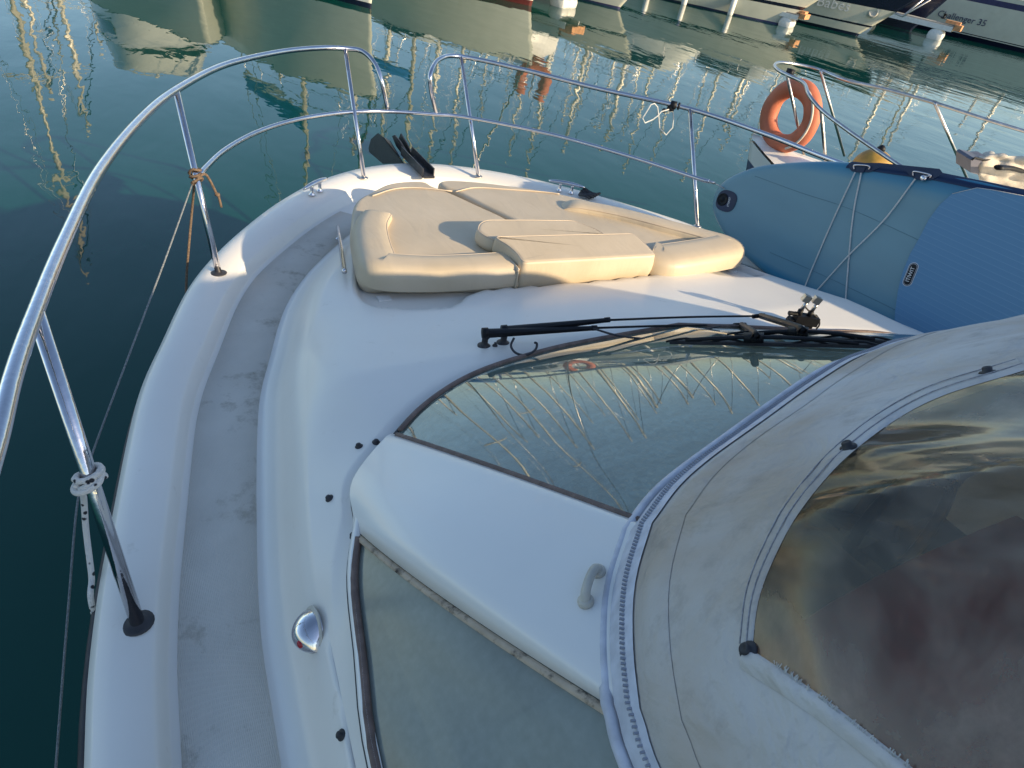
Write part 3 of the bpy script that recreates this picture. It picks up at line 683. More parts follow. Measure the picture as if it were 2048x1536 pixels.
# ---- deck fittings
def grab_bar(p0, p1, h, name='grab_rail', r=.0085):
    p0, p1 = Vector(p0), Vector(p1); d = (p1 - p0).normalized(); u = Vector((0, 0, 1))
    root = empty(name, (0, 0, 0)); root.parent = YACHT
    g = G(); g.tube([p0 - d * .03 + u * (h - .004), p0 - d * .02 + u * h, p0 + u * h] + [p0.lerp(p1, t) + u * (h + .004 * math.sin(t * math.pi)) for t in (.25, .5, .75)] + [p1 + u * h, p1 + d * .02 + u * h, p1 + d * .03 + u * (h - .004)], r, 12, smooth=4); g.build('bar', M['steel'], root)
    for q in (p0.lerp(p1, .12), p0.lerp(p1, .88)): G().lathe(q, u, [(.014, 0), (.012, .004), (.006, .007), (.006, h)], 12).build('foot', M['steel'], root)
pa, pb_ = hit(676, 470)[0], hit(688, 556)[0]; grab_bar(pa, pb_, .035)
grab_bar((.99, 2.34, zdk(.99, 2.34)), (1.05, 1.98, zdk(1.05, 1.98)), .05)
def cleat(c, d, sc=1.0):
    c = Vector(c); d = Vector(d).normalized(); u = Vector((0, 0, 1)); root = empty('mooring_cleat', (0, 0, 0)); root.parent = YACHT
    L = .105 * sc
    g = G(); P = [c + d * (L * t) + u * (.047 + .006 * (1 - t * t)) for t in np.linspace(-1, 1, 15)]; g.tube(P, lambda t: .0045 + .0075 * math.sin(math.pi * min(1, max(0, t))) ** .6, 12); g.build('horns', M['steel'], root)
    g = G()
    for s_ in (-.035, .035): g.lathe(c + d * s_, u, [(.017, 0), (.015, .004), (.008, .012), (.008, .035), (.010, .05)], 14)
    g.build('base', M['steel'], root); return root
cleat(onsheer((632, 386), .004), onsheer((660, 370), 0) - onsheer((602, 398), 0))
cleat(onsheer((1130, 384), .004), onsheer((1180, 390), 0) - onsheer((1080, 370), 0))
# teardrop side light on the coachroof flank
h, n = hit(625, 1262); n = n if n.dot(Vector(CP) - h) > 0 else -n
ax = Vector((0, 1, 0)); sx = Vector((-1, 0, .25)).normalized(); LR = empty('side_light', (0, 0, 0)); LR.parent = YACHT
rows_ = []
for t in np.linspace(0, 1, 14):
    w = .036 * math.sin(math.pi * min(.999, max(.001, t))) ** .55; c = h + ax * (.062 * (t - .5) * 1.35); r_ = []
    for a in np.linspace(0, math.pi, 15):
        r_.append(c + sx * (.042 * math.sin(a) * math.sin(math.pi * min(.999, max(.001, t * .92 + .05))) ** .6 - .006) + Vector((.25, 0, 1)).normalized() * (w * math.cos(a)))
    rows_.append([tuple(p) for p in r_])
G().grid(rows_).build('chrome_shell', M['steel'], LR)
g = G(); g.lathe(h + sx * .026 + Vector((0, -.018, 0)), sx + Vector((0, .2, -.35)), [(.009, -.012), (.009, .002), (.005, .005), (.001, .006)], 16); g.build('lens', M['red_lens'], LR)
g = G(); g.lathe(h - sx * .002, sx, [(.044, 0), (.043, .003), (.01, .004)], 24); g.build('base_gasket', M['old_white'], LR)
# fairlead on the pillar
PB = BVHTree.FromPolygons([Vector(wpt(a, i, v, -1, .010)) for v in np.linspace(0, 1, 20) for a, i in [(0, 60)] + [(1, k) for k in range(1, 13)]], [(r * 13 + c, r * 13 + c + 1, (r + 1) * 13 + c + 1, (r + 1) * 13 + c) for r in range(19) for c in range(12)])
def hitp(q):
    r_ = PB.ray_cast(Vector(CP), Vector(ray(*q)).normalized()); return (r_[0], r_[1] if r_[1].dot(Vector(CP) - r_[0]) > 0 else -r_[1]) if r_[0] else (Vector(atx(*q, -1.08)), Vector((-.6, .2, .8)))
a, n = hitp((1196, 1145)); b, n2 = hitp((1172, 1205))
FD = empty('strap_eye', (0, 0, 0)); FD.parent = YACHT
g = G(); g.tube([a + n * .002, a + n * .006, a.lerp(b, .15) + n * .016, a.lerp(b, .5) + n * .020, a.lerp(b, .85) + n * .016, b + n * .006, b + n * .002], lambda t: .0085 - .002 * math.sin(t * math.pi), 12, smooth=4); g.build('bridge', M['old_white'], FD)
for q in (a, b):
    G().lathe(q, n, [(.0115, -.002), (.0115, .005), (.0095, .008), (.0055, .0085)], 16).build('foot', M['old_white'], FD)
    G().lathe(q + n * .0065, n, [(.0035, 0), (.0035, .0028), (.002, .003)], 10).build('screw', M['rubber'], FD)

# ---- wipers
def P3(px, py, z): return Vector(at(px, py, z))
_rr = [[wpt(0, i, v, s_) for s_, i in [(-1, j) for j in range(58, 0, -1)] + [(1, j) for j in range(0, 59)]] for v in np.linspace(0, 1.0, NV)]
_g = G().grid(_rr); PANE_BVH = BVHTree.FromPolygons([Vector(v) for v in _g.V], _g.F)
def on_top(q, h):                                        # height h above the pane or deck that lies under this sight line
    o = Vector(CP); d = Vector(ray(*q)).normalized(); best = None
    for b_ in (PANE_BVH, DECK_BVH):
        r_ = b_.ray_cast(o, d)
        if r_[0] is not None and (best is None or r_[3] < best[3]): best = r_
    n = best[1] if best[1].dot(d) < 0 else -best[1]
    return best[0] - d * (h / max(.15, -d.dot(n)))
def wiper(piv, shoulder_end, rod_end, blade, zz_, aux=None):
    root = empty('wiper', (0, 0, 0)); root.parent = YACHT
    h, n = hit(*piv); h = h or P3(*piv, 1.59)
    G().lathe(h - Vector((0, 0, .002)), (0, 0, 1), [(.019, 0), (.0195, .003), (.013, .007), (.009, .012), (.009, .030), (.012, .032), (.012, .036)], 18).build('spindle', M['rubber'], root)
    top = h + Vector((0, 0, .045)); se = P3(*shoulder_end, zz_); re_ = on_top(rod_end, .022 + (zz_ - 1.64))
    d = (se - top).normalized(); m_ = d.to_track_quat('Y', 'Z').to_matrix()
    g = G(); g.tube([top - d * .012, top + d * .005], .015, 12); g.build('pivot_head', M['black'], root)
    g = G(); wsec = [(-.5, 0), (-.5, .8), (-.3, 1), (.3, 1), (.5, .8), (.5, 0)]
    rr = []
    for t in np.linspace(0, 1, 8):
        c = top.lerp(se, t); w = lerp(.026, .012, t); hh = lerp(.018, .010, t); rr.append([tuple(c + m_ @ Vector((x * w, 0, z * hh - hh * .5))) for x, z in wsec])
    g.grid(rr, close_u=True); g.F += [list(range(6)), [7 * 6 + k for k in range(6)][::-1]]; g.build('arm', M['black'], root, sharp=40)
    g = G(); g.tube([se - d * .01, se.lerp(re_, .5) + Vector((0, 0, .003)), re_], .0035, 8, smooth=4); g.tube([se - d * .004, se + d * .012], .008, 8); g.tube([re_ - d * .02, re_ + d * .025], .0075, 8); g.build('rod', M['black'], root)
    if blade:
        b0, b1 = on_top(blade[0], .012), on_top(blade[1], .014 + (zz_ - 1.64) * .5); bd = (b1 - b0).normalized(); L = (b1 - b0).length
        g = G(); bow = [b0.lerp(b1, t) + Vector((0, 0, .018 * math.sin(math.pi * t))) for t in np.linspace(.08, .92, 14)]; g.tube(bow, .0062, 8, flat=.8)
        for t in (.08, .30, .70, .92):
            c = b0.lerp(b1, t); g.tube([c - bd * .05 + Vector((0, 0, -.002)), c + Vector((0, 0, .010)), c + bd * .05 + Vector((0, 0, -.002))], .003, 6, smooth=3)
        g.build('blade_frame', M['black'], root)
        g = G(); mm = bd.to_track_quat('Y', 'Z').to_matrix(); g.box(b0.lerp(b1, .5) + Vector((0, 0, -.003)), (.009, L, .010), mm); g.build('blade_rubber', M['rubber'], root, smooth=False)
        mc = b0.lerp(b1, .42); g = G(); g.tube([re_ + d * .01, mc + Vector((0, 0, .028)), mc + Vector((0, 0, .012))], .010, 8, smooth=3); g.box(mc + Vector((0, 0, .016)), (.022, .05, .02), mm); g.build('blade_clip', M['black'], root)
    return root
wA = wiper((968, 692), (1186, 656), (1478, 650), ((1340, 682), (1752, 690)), 1.640)
wB = wiper((1006, 686), (1212, 640), (1516, 632), ((1470, 668), (1775, 682)), 1.655)
g = G(); g.tube([P3(1186, 657, 1.642), P3(1240, 672, 1.637), P3(1310, 678, 1.635), P3(1370, 668, 1.64), P3(1440, 652, 1.648)], .0032, 7, smooth=6); g.build('washer_hose', M['rubber'], wA)
g = G(); g.tube([P3(1028, 676, 1.625), P3(1022, 692, 1.612), P3(1032, 706, 1.607), P3(1052, 710, 1.610), P3(1070, 700, 1.618), P3(1074, 688, 1.628), P3(1069, 685, 1.632)], .0034, 7, smooth=6); g.build('washer_hose', M['rubber'], wB)
h, n = hit(990, 692); G().lathe(h, (0, 0, 1), [(.008, 0), (.007, .004), (.003, .006), (.0045, .011), (.002, .012)], 12).build('washer_jet', M['rubber'], YACHT)
# starboard wiper gearbox: two chrome linkage heads, black body, cables
PG = empty('wiper_gearbox', (0, 0, 0)); PG.parent = YACHT
h, n = hit(1600, 655); h = h or P3(1600, 655, 1.56); u = Vector((0, 0, 1)); c = h + u * .035
rg = Vector(CM[:, 0]); rg.z = 0; rg.normalize()
mm = Matrix((rg, u.cross(rg), u)).transposed()
g = G(); g.box(c + rg * .005, (.082, .035, .032), mm); g.box(c - rg * .035 - u * .018, (.03, .03, .03), mm); g.box(c + rg * .028 - u * .022, (.018, .02, .022), mm); g.tube([c - rg * .065 + u * .015, c - rg * .02 + u * .016], .008, 8); g.build('gear_body', M['black'], PG, smooth=False)
for k, o in enumerate((-.028, .010)):
    b0 = c + rg * o + u * .014; b1 = b0 + u * .055 + rg * .006
    g = G(); g.tube([b0, b0 + u * .02], .0095, 8); g.build('socket', M['black'], PG)
    g = G(); g.tube([b0 + u * .015, b1], .0068, 10); g.build('shaft', M['steel_dull'], PG)
    g = G(); g.box(b1 + u * .010 - rg * .008, (.026, .018, .024), mm @ Matrix.Rotation(.25, 3, 'Y')); g.build('clamp_head', M['steel_dull'], PG, smooth=False)
g = G(); g.tube([c - rg * .03 + u * .055, c + u * .035, c + rg * .045 + u * .012, c + rg * .062 - u * .012, c + rg * .06 - u * .032], .003, 7, smooth=6); g.tube([c - rg * .055 + u * .014, c - rg * .062 - u * .01, c - rg * .05 - u * .034], .003, 7, smooth=6); g.build('cable_loop', M['rubber'], PG)

# ---- anchor roller in the stem
AX = Vector((0.0, 1.0, 0)).normalized()
g = G(); g.box((.01, 3.36, 1.272), (.062, .30, .012)); g.box((-.022, 3.40, 1.29), (.006, .34, .05)); g.box((.042, 3.40, 1.29), (.006, .34, .05)); g.build('bow_roller', M['iron'], YACHT, smooth=False)

# ================================================================== anchor
ANC = empty('anchor', (0, 3.45, 1.26), 'dark galvanised plough anchor hanging over the bow roller at the stem', 'anchor')
def ppx(pts, x): return [Vector(atx(a, b, x)) for a, b in pts]
for xx in (.012, .045):
    pl = ppx([(849, 355), (838, 355), (792, 292), (784, 272), (789, 270), (800, 283), (826, 325)] if xx < .03 else [(846, 352), (838, 352), (806, 302), (797, 278), (801, 267), (812, 285), (834, 330)], xx)
    G().prism(pl, (.008, 0, 0)).build('shank', M['iron'], ANC, smooth=False)
a0 = ppx([(737, 296), (742, 278), (756, 266), (768, 275), (800, 316), (804, 326), (765, 327), (738, 304)], -.05)
b0 = ppx([(768, 275), (779, 282), (790, 300), (806, 328), (803, 330), (785, 320)], .0)
ctr = Vector(atx(770, 300, .03)) + Vector((0, -.02, -.05))
V = [tuple(p) for p in a0] + [tuple(ctr)]; n = len(a0)
g = G(); g.prism(a0, (.006, .010, -.006)); g.prism([a0[2], a0[3], a0[4], Vector(atx(778, 300, .03))], (.006, -.004, -.01)); g.build('fluke', M['iron'], ANC, smooth=False)
g = G(); g.prism(b0, (.007, 0, 0)); g.prism([a0[3], b0[1], b0[3], a0[4]], (.0, .006, -.006)); g.build('fluke', M['iron'], ANC, smooth=False)
g = G(); g.tube([Vector(atx(815, 312, -.01)), Vector(atx(822, 318, .06))], .012, 10); g.build('pin', M['steel'], ANC)

# ================================================================== sunpad cushions
def slab(outline, zb, zt, bev, name, parent, mat, crown=.0, n=150, rings=7, raw=False):
    """soft upholstered slab: outline world XY (closed); zb/zt functions of (x,y)"""
    Q = resample([(x, y, 0) for x, y in outline] if raw else crom([(x, y, 0) for x, y in outline], 6, True), n, True)[:, :2]
    t = np.roll(Q, -1, 0) - np.roll(Q, 1, 0); t /= np.linalg.norm(t, axis=1)[:, None]; nn = np.c_[-t[:, 1], t[:, 0]]
    area = 0.5 * np.sum(Q[:, 0] * np.roll(Q[:, 1], -1) - np.roll(Q[:, 0], -1) * Q[:, 1])
    if area < 0: nn = -nn
    def ring(ins, zf): return [(Q[i, 0] + nn[i, 0] * ins, Q[i, 1] + nn[i, 1] * ins, zf(Q[i, 0] + nn[i, 0] * ins, Q[i, 1] + nn[i, 1] * ins)) for i in range(n)]
    rr = [ring(.012, zb), ring(.002, lambda x, y: zb(x, y) + .008)]
    for f in (.3, .6): rr.append(ring(-.004, lambda x, y, f=f: lerp(zb(x, y) + .008, zt(x, y) - bev, f)))
    for k in range(0, 6):
        a = k / 5 * math.pi / 2; rr.append(ring(bev * (1 - math.cos(a)) * 1.0, lambda x, y, a=a: zt(x, y) - bev * (1 - math.sin(a))))
    rr.append(ring(bev + .006, zt)); g = G(); g.grid(rr, close_u=True)
    # flat top filled as a fan of shrinking rings around the centroid
    cx, cy = Q.mean(0); last = np.array(rr[-1]); base = len(g.V) - n
    for k in range(1, rings + 1):
        f = 1 - k / (rings + .0); r_ = []
        for i in range(n):
            x, y = lerp(cx, last[i, 0], max(f, 1e-3)), lerp(cy, last[i, 1], max(f, 1e-3)); r_.append((x, y, zt(x, y) + crown * (1 - f ** 4)))
        b = len(g.V); g.V += r_
        for i in range(n): g.F.append([base + i, base + (i + 1) % n, b + (i + 1) % n, b + i])
        base = b
    g.F.append([base + i for i in range(n)])
    o = g.build(name, mat, parent); return o, rr
ZTOP = lambda x, y: float(np.interp(y, [1.65, 2.0, 2.7], [1.545, 1.535, 1.485]))
def offpad(x, y): return ZTOP(x, y)
zbot = lambda x, y: zdk(x, y) + .001
def pxs(pts, z=None):
    out = []
    for q in pts:
        zz_ = 1.53
        for _ in range(5): p = at(*q, zz_); zz_ = ZTOP(p[0], p[1]) if z is None else z
        out.append((p[0], p[1]))
    return out
# port pad
PAD1 = empty('sunpad_cushion', (-.45, 2.1, 1.45), 'cream sunpad half left of the diagonal gap, nearest the grab rail', 'cushion', 'cream sunpad halves')
o1 = pxs([(745, 375), (775, 361), (812, 356), (850, 357), (868, 366), (905, 380), (960, 405), (1010, 428), (1044, 452), (1085, 500), (1050, 542), (900, 545), (790, 540), (722, 528), (706, 470), (703, 430), (712, 395)])
zpad = lambda x, y: ZTOP(x, y) - .014
slab(o1, zbot, zpad, .018, 'pad', PAD1, M['cushion'], .004)
def bolster(path, zf, w, h, name, parent, wf=None):
    P = crom(path, 10); k = len(P); rr = []
    for i in range(k):
        t = (P[min(i + 1, k - 1)] - P[max(i - 1, 0)]); t.z = 0; t.normalize(); nn = Vector((t.y, -t.x, 0)); f = i / (k - 1); e = min(1, math.sqrt(max(0, 1 - (1 - min(1, f / .06)) ** 2)), math.sqrt(max(0, 1 - (1 - min(1, (1 - f) / .04)) ** 2))) * .98 + .02
        ww = (wf(f) if wf else w) * (e ** .5); zb_ = zf(P[i].x, P[i].y); r_ = []
        for x, z in ((-.46, -.0), (-.5, .2), (-.5, .62), (-.46, .84), (-.34, .97), (-.12, 1.02), (.14, .98), (.34, .84), (.44, .62), (.48, .35), (.47, 0)):
            r_.append(tuple(P[i] + nn * (x * ww) + Vector((0, 0, zb_ + h * z * e - P[i].z))))
        rr.append(r_)
    g = G(); m_ = len(rr[0]); g.grid(rr); g.F += [list(range(m_)), [(k - 1) * m_ + q for q in range(m_)][::-1]]
    return g.build(name, M['cushion'], parent)
def w3(pts): return [(x, y, 0) for x, y in pts]
def inner(path, d, side):
    P = resample(crom([(x, y, 0) for x, y in path], 6), 60)[:, :2]; t = np.gradient(P, axis=0); t /= np.linalg.norm(t, axis=1)[:, None]
    Q = P + np.c_[t[:, 1], -t[:, 0]] * d * side; Q = np.array([q for q in Q if np.linalg.norm(P - q, axis=1).min() > d * .97])
    return [tuple(q) for q in Q[::4]] + [tuple(Q[-1])]
bp1 = inner(pxs([(724, 392), (704, 425), (701, 455), (706, 490), (718, 522), (732, 536), (780, 545), (860, 550), (950, 548), (1036, 542)], 1.555), .068, -1)
def bol2(pts, name, parent, w, side, wide=lambda f: 1.0):
    P = crom(w3(pts), 10)
    zf = lambda x, y: zdk(x, y) + .002
    k = len(P); rr = []
    for i in range(k):
        t = (P[min(i + 1, k - 1)] - P[max(i - 1, 0)]); t.normalize(); nn = Vector((t.y, -t.x, 0)) * side; f = i / (k - 1)
        e = min(math.sqrt(max(0, 1 - (1 - min(1, f / .07)) ** 2)), math.sqrt(max(0, 1 - (1 - min(1, (1 - f) / .025)) ** 2))) * .97 + .03
        ztp = ZTOP(P[i].x, P[i].y) + .022; zb_ = zf(P[i].x, P[i].y); H = ztp - zb_; r_ = []
        for x, z in ((-.49, 0), (-.515, .12), (-.525, .5), (-.52, .86), (-.49, .945), (-.43, .985), (-.2, 1.0), (.10, .99), (.30, .95), (.42, .85), (.47, .68), (.47, .3)):
            x = x * wide(f) if x > 0 else x; r_.append(tuple(Vector((P[i].x, P[i].y, 0)) - nn * (x * w * (e ** .4)) + Vector((0, 0, zb_ + H * z * (e ** .5)))))
        rr.append(r_)
    g = G(); m_ = len(rr[0]); g.grid(rr); g.F += [list(range(m_)), [(k - 1) * m_ + q for q in range(m_)][::-1]]
    o = g.build(name, M['cushion'], parent)
    g = G(); g.tube([rr[i][4] for i in range(2, k - 1)], .0028, 6); g.build('piping', M['piping'], o)
    return o
bol2(bp1, 'bolster', PAD1, .13, -1)
PAD2 = empty('sunpad_cushion', (.4, 2.1, 1.45), 'cream sunpad half right of the diagonal gap, next to the blue paddleboard', 'cushion', 'cream sunpad halves')
o2 = pxs([(878, 358), (900, 354), (960, 358), (1040, 368), (1110, 379), (1190, 398), (1250, 418), (1330, 443), (1400, 462), (1410, 490), (1330, 505), (1200, 510), (1110, 495), (1056, 450), (1020, 428), (970, 404), (915, 376), (890, 367)])
slab(o2, zbot, zpad, .018, 'pad', PAD2, M['cushion'], .004)
bp2 = inner(pxs([(1118, 376), (1190, 390), (1260, 408), (1330, 430), (1400, 450), (1460, 470), (1486, 482), (1490, 492), (1474, 500), (1430, 510), (1370, 520), (1335, 521), (1300, 510)], 1.555), .068, 1)
bol2(bp2, 'bolster', PAD2, .13, 1, lambda f: lerp(.8, 1.5, sstep(.40, .62, f)))
g = G(); g.tube([(p[0], p[1], ZTOP(*p) - .008) for p in pxs([(745, 388), (790, 374), (840, 372), (905, 379)])], .003, 6, smooth=5); g.build('seam', M['piping'], PAD1)
g = G(); g.tube([(p[0], p[1], ZTOP(*p) - .010) for p in pxs([(912, 379), (950, 371), (1010, 374), (1090, 380), (1120, 384)])], .003, 6, smooth=5); g.build('seam', M['piping'], PAD2)
# folded backrest pad in the middle, in two lobes
BK = empty('backrest_cushion', (0.03, 1.85, 1.5), 'stepped cream backrest cushion lying on the sunpad where its two halves meet', 'cushion')
def roundpoly(P, r):
    out = []; n = len(P); P = [np.array(p, float) for p in P]
    for i in range(n):
        a, b, c = P[i - 1], P[i], P[(i + 1) % n]; rr_ = min(r, np.linalg.norm(a - b) * .45, np.linalg.norm(c - b) * .45); p0 = b + (a - b) / np.linalg.norm(a - b) * rr_; p1 = b + (c - b) / np.linalg.norm(c - b) * rr_
        for t in (0, .25, .5, .75, 1): out.append(tuple((1 - t) ** 2 * p0 + 2 * t * (1 - t) * b + t * t * p1))
    return out
ol = roundpoly(pxs([(1046, 523), (1180, 515), (1316, 507), (1292, 487), (1268, 470), (1130, 474), (984, 479), (1012, 492), (1032, 506)], 1.590), .022)
zA = lambda x, y: 1.587 + (y - 1.69) * .10
slab(ol, lambda x, y: zdk(x, y) + .001 if y < 1.735 else ZTOP(x, y) - .012, zA, .012, 'lower_lobe', BK, M['cushion'], .0, n=220, raw=True)
oh = roundpoly(pxs([(988, 480), (1100, 476), (1217, 471), (1190, 456), (1148, 441), (1060, 440), (972, 440), (957, 447), (953, 460), (966, 470)], 1.585), .022)
zB = lambda x, y: 1.585 + (y - 1.85) * .02
slab(oh, lambda x, y: ZTOP(x, y) - .012, zB, .014, 'upper_lobe', BK, M['cushion'], .0, n=220, raw=True)
for o_, z_, ins in ((ol, zA, .004), (oh, zB, .004)):
    Q = resample([(x, y, 0) for x, y in o_], 160, True); g = G(); cq = Q.mean(0); g.tube([(lerp(p[0], cq[0], .015), lerp(p[1], cq[1], .03), z_(p[0], p[1]) - .0025) for p in Q], .0018, 6, closed=True); g.build('piping', M['piping'], BK)
# hinge tags under the pads
for q in ((768, 598), (1462, 542)):
    h, n = hit(*q)
    if h: G().box(h + Vector((0, 0, .003)), (.045, .03, .004)).build('cushion_fastener', M['white'], YACHT, smooth=False)

# ================================================================== blue paddleboard
BN = Vector((1.0, .15, -.22)).normalized(); BO = onplane(1425, 388, (1.165, 2.3, 1.52), BN); BO = Vector(BO)
upv = (Vector((0, 0, 1)) - BN * BN.z).normalized(); aftv = BN.cross(upv); aftv = aftv if aftv.y < 0 else -aftv
e1 = (aftv + upv * .125).normalized(); e2 = (upv - e1 * upv.dot(e1)).normalized()
BOARD = empty('paddleboard', tuple(BO + e1 * .9 - e2 * .33), 'big blue inflatable paddleboard leaning on edge against the right-hand rail', 'paddleboard')
hw = [(0, 0), (.006, .035), (.02, .068), (.06, .112), (.12, .155), (.2, .197), (.4, .262), (.6, .305), (.94, .345), (1.3, .36), (2.4, .35), (2.9, .27), (3.1, .16), (3.18, .06), (3.2, 0)]
up_e = [p for p in crom([(a, b, 0) for a, b in hw], 6)]
loop = [(p.x, p.y) for p in up_e] + [(p.x, -p.y) for p in up_e[::-1][1:-1]]
LQ = resample([(a, b, 0) for a, b in loop], 260, True)[:, :2]
tt = np.roll(LQ, -1, 0) - np.roll(LQ, 1, 0); tt /= np.linalg.norm(tt, axis=1)[:, None]; ln = np.c_[-tt[:, 1], tt[:, 0]]
if ln[60] @ (np.array([1.0, 0]) - LQ[60]) < 0: ln = -ln
TH = .12
def bpt(s_, w, t): return BO + e1 * s_ + e2 * w + BN * t
rr = []; uvs = []
prof = [(.02, TH), (.006, TH - .012), (-.004, TH - .035), (-.008, TH * .5), (-.004, .035), (.004, .014), (.016, .003), (.03, 0)]
for ins, t in prof:
    rr.append([bpt(LQ[i, 0] + ln[i, 0] * ins, LQ[i, 1] + ln[i, 1] * ins, t) for i in range(260)]); uvs.append([(LQ[i, 0] / 3.2, .5 + LQ[i, 1] / .74) for i in range(260)])
last = [(LQ[i, 0] + ln[i, 0] * .03, LQ[i, 1] + ln[i, 1] * .03) for i in range(260)]
for f in (.85, .65, .4, .15, 0.0):
    rr.append([bpt(lerp(1.5, s_, f ** .6) if False else s_, w * f, 0.0) for s_, w in last]); uvs.append([(s_ / 3.2, .5 + w * f / .74) for s_, w in last])
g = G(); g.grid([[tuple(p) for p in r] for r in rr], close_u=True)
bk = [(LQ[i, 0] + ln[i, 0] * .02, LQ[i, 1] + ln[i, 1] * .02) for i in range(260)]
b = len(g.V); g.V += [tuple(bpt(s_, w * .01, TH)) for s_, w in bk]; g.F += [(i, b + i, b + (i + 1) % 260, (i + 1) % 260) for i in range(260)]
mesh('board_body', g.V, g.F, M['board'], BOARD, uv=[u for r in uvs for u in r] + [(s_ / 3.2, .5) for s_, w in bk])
def bpx(px, py, t=-.002):
    p = Vector(onplane(px, py, BO, BN)); return p - BN * (-t)
def bloc(px, py): p = Vector(onplane(px, py, BO, BN)) - BO; return p.dot(e1), p.dot(e2)
def bpatch(poly, t0, t1, name, mat, parent=BOARD, sm=0, label=None):
    Q = [(p.x, p.y) for p in crom([(a, b, 0) for a, b in poly], sm, True)] if sm else poly
    g = G(); g.prism([bpt(a, b, t0) for a, b in Q], BN * (t1 - t0)); return g.build(name, mat, parent, smooth=False, label=label)
def edge_w(s_): return float(np.interp(s_, [a for a, b in hw], [b for a, b in hw]))
# side bands in navy along the upper rail, with two handle patches
sA, sB, sC, sD, sE, sF = [bloc(*q)[0] for q in ((1698, 322), (1716, 348), (1762, 330), (1796, 345), (1820, 366), (1868, 345))]
w_in = lambda q: bloc(*q)[1]
rr = []
for f, t in ((1.0, .03), (.985, .008), (.955, -.0015), (.925, -.0015)):
    rr.append([tuple(bpt(s_, edge_w(s_) * f + (.010 if f == 1 else 0), t)) for s_ in np.linspace(sA, 2.9, 60)])
G().grid(rr).build('rail_band', M['navy'], BOARD)
def patch(pl):
    return bpatch([bloc(*q) for q in pl], -.0015, -.005, 'handle_patch', M['navy'])
pa1 = patch([(1698, 326), (1700, 338), (1705, 343), (1738, 345), (1745, 343), (1762, 333), (1790, 336), (1812, 341), (1820, 352), (1828, 357), (1862, 361), (1868, 358), (1886, 346), (1880, 338), (1760, 326)])
for (a, b_), (c_, d_) in (((1710, 335), (1742, 336)), ((1828, 348), (1864, 353))):
    P = [bpx(a, b_ + 4, -.012), bpx(a, b_ - 2, -.016), bpx(a + 6, b_ - 4, -.018), bpx(c_ - 6, d_ - 4, -.018), bpx(c_, d_ - 1, -.016), bpx(c_ - 3, d_ + 4, -.012)]
    g = G(); g.tube(P, .0032, 8, smooth=4); g.build('d_ring', M['steel'], BOARD)
    bpatch([bloc(*q) for q in ((a + 4, b_ - 3), (c_ - 8, d_ - 3), (c_ - 14, d_ + 10), (a + 3, b_ + 10))], -.006, -.011, 'ring_tab', M['navy'])
g = G(); g.lathe(bpx(1849, 357, -.014), -BN + e1 * .3, [(.010, 0), (.012, .002), (.012, .006), (.004, .008)], 16); g.tube([bpx(1862, 352, -.016), bpx(1852, 355, -.02)], .003, 6); g.build('shackle', M['steel'], BOARD)
# traction pad
padpx = [(2048, 392), (1985, 380), (1955, 376), (1905, 388), (1880, 410), (1858, 440), (1840, 475), (1820, 510), (1806, 545), (1797, 580), (1791, 625), (1789, 665)]
pl = [bloc(*q) for q in padpx]; pl = [(2.6, .30), (pl[0][0] + .3, pl[0][1] + .02)] + pl + [(pl[-1][0] + .05, -.315), (pl[-1][0] + .3, -.33), (2.6, -.30)]
bpatch(pl, -.0015, -.0065, 'traction_pad', M['pad'])
g = G(); g.tube([bpx(*q, -.0072) for q in padpx[:4]], .0012, 5); g.build('pad_edge_stitch', M['cord'], BOARD)
# seam lines of the drop stitch body
for pts in ([(1510, 352), (1600, 385), (1700, 418), (1850, 486)], [(1540, 505), (1640, 548), (1760, 605), (1790, 620)]):
    g = G(); g.tube([bpx(*q, -.0004) for q in pts], .0008, 5, smooth=4); g.build('body_seam', M['seam'], BOARD)
# valve patch
vc = bloc(1453, 402)
def ell(c, a, b, n=28, p=2.6, rot=0):
    out = []
    for k in range(n):
        t = 2 * math.pi * k / n; x = a * math.copysign(abs(math.cos(t)) ** (2 / p), math.cos(t)); y = b * math.copysign(abs(math.sin(t)) ** (2 / p), math.sin(t)); out.append((c[0] + x * math.cos(rot) - y * math.sin(rot), c[1] + x * math.sin(rot) + y * math.cos(rot)))
    return out
bpatch(ell(vc, .056, .052), -.001, -.004, 'valve_patch', M['navy'])
vb = bloc(1446, 399)
g = G(); g.lathe(bpt(vb[0], vb[1], -.004), -BN, [(.031, 0), (.031, .003), (.026, .006), (.024, .002), (.010, .001), (.009, .004), (.001, .004)], 24); g.build('valve_cap', M['black'], BOARD)
def text3(s_, origin, ex, ey, size, mat, name, parent, depth=.0012):
    cu = bpy.data.curves.new(name, 'FONT'); cu.body = s_; cu.size = size; cu.extrude = depth; cu.align_x = 'CENTER'; cu.align_y = 'CENTER'; cu.resolution_u = 2
    o = bpy.data.objects.new(name, cu); COL.objects.link(o); dg = bpy.context.evaluated_depsgraph_get(); me = bpy.data.meshes.new_from_object(o.evaluated_get(dg)); bpy.data.objects.remove(o)
    ex = Vector(ex).normalized(); ez = ex.cross(Vector(ey)).normalized(); ey = ez.cross(ex)
    V = [Vector(origin) + ex * v.co.x + ey * v.co.y + ez * v.co.z for v in me.vertices]; F = [list(p.vertices) for p in me.polygons]
    return mesh(name, V, F, mat, parent, smooth=False)
M['print'] = simple('white_print', (0.75, 0.75, 0.75), 0.5, var=0.02)
text3('ITIWIT', bpx(1459, 404, -.0052), bpx(1462, 390) - bpx(1455, 418), -(bpx(1470, 404) - bpx(1450, 404)) * -1 if False else bpx(1450, 402) - bpx(1470, 406), .016, M['print'], 'valve_print', BOARD, .0005)
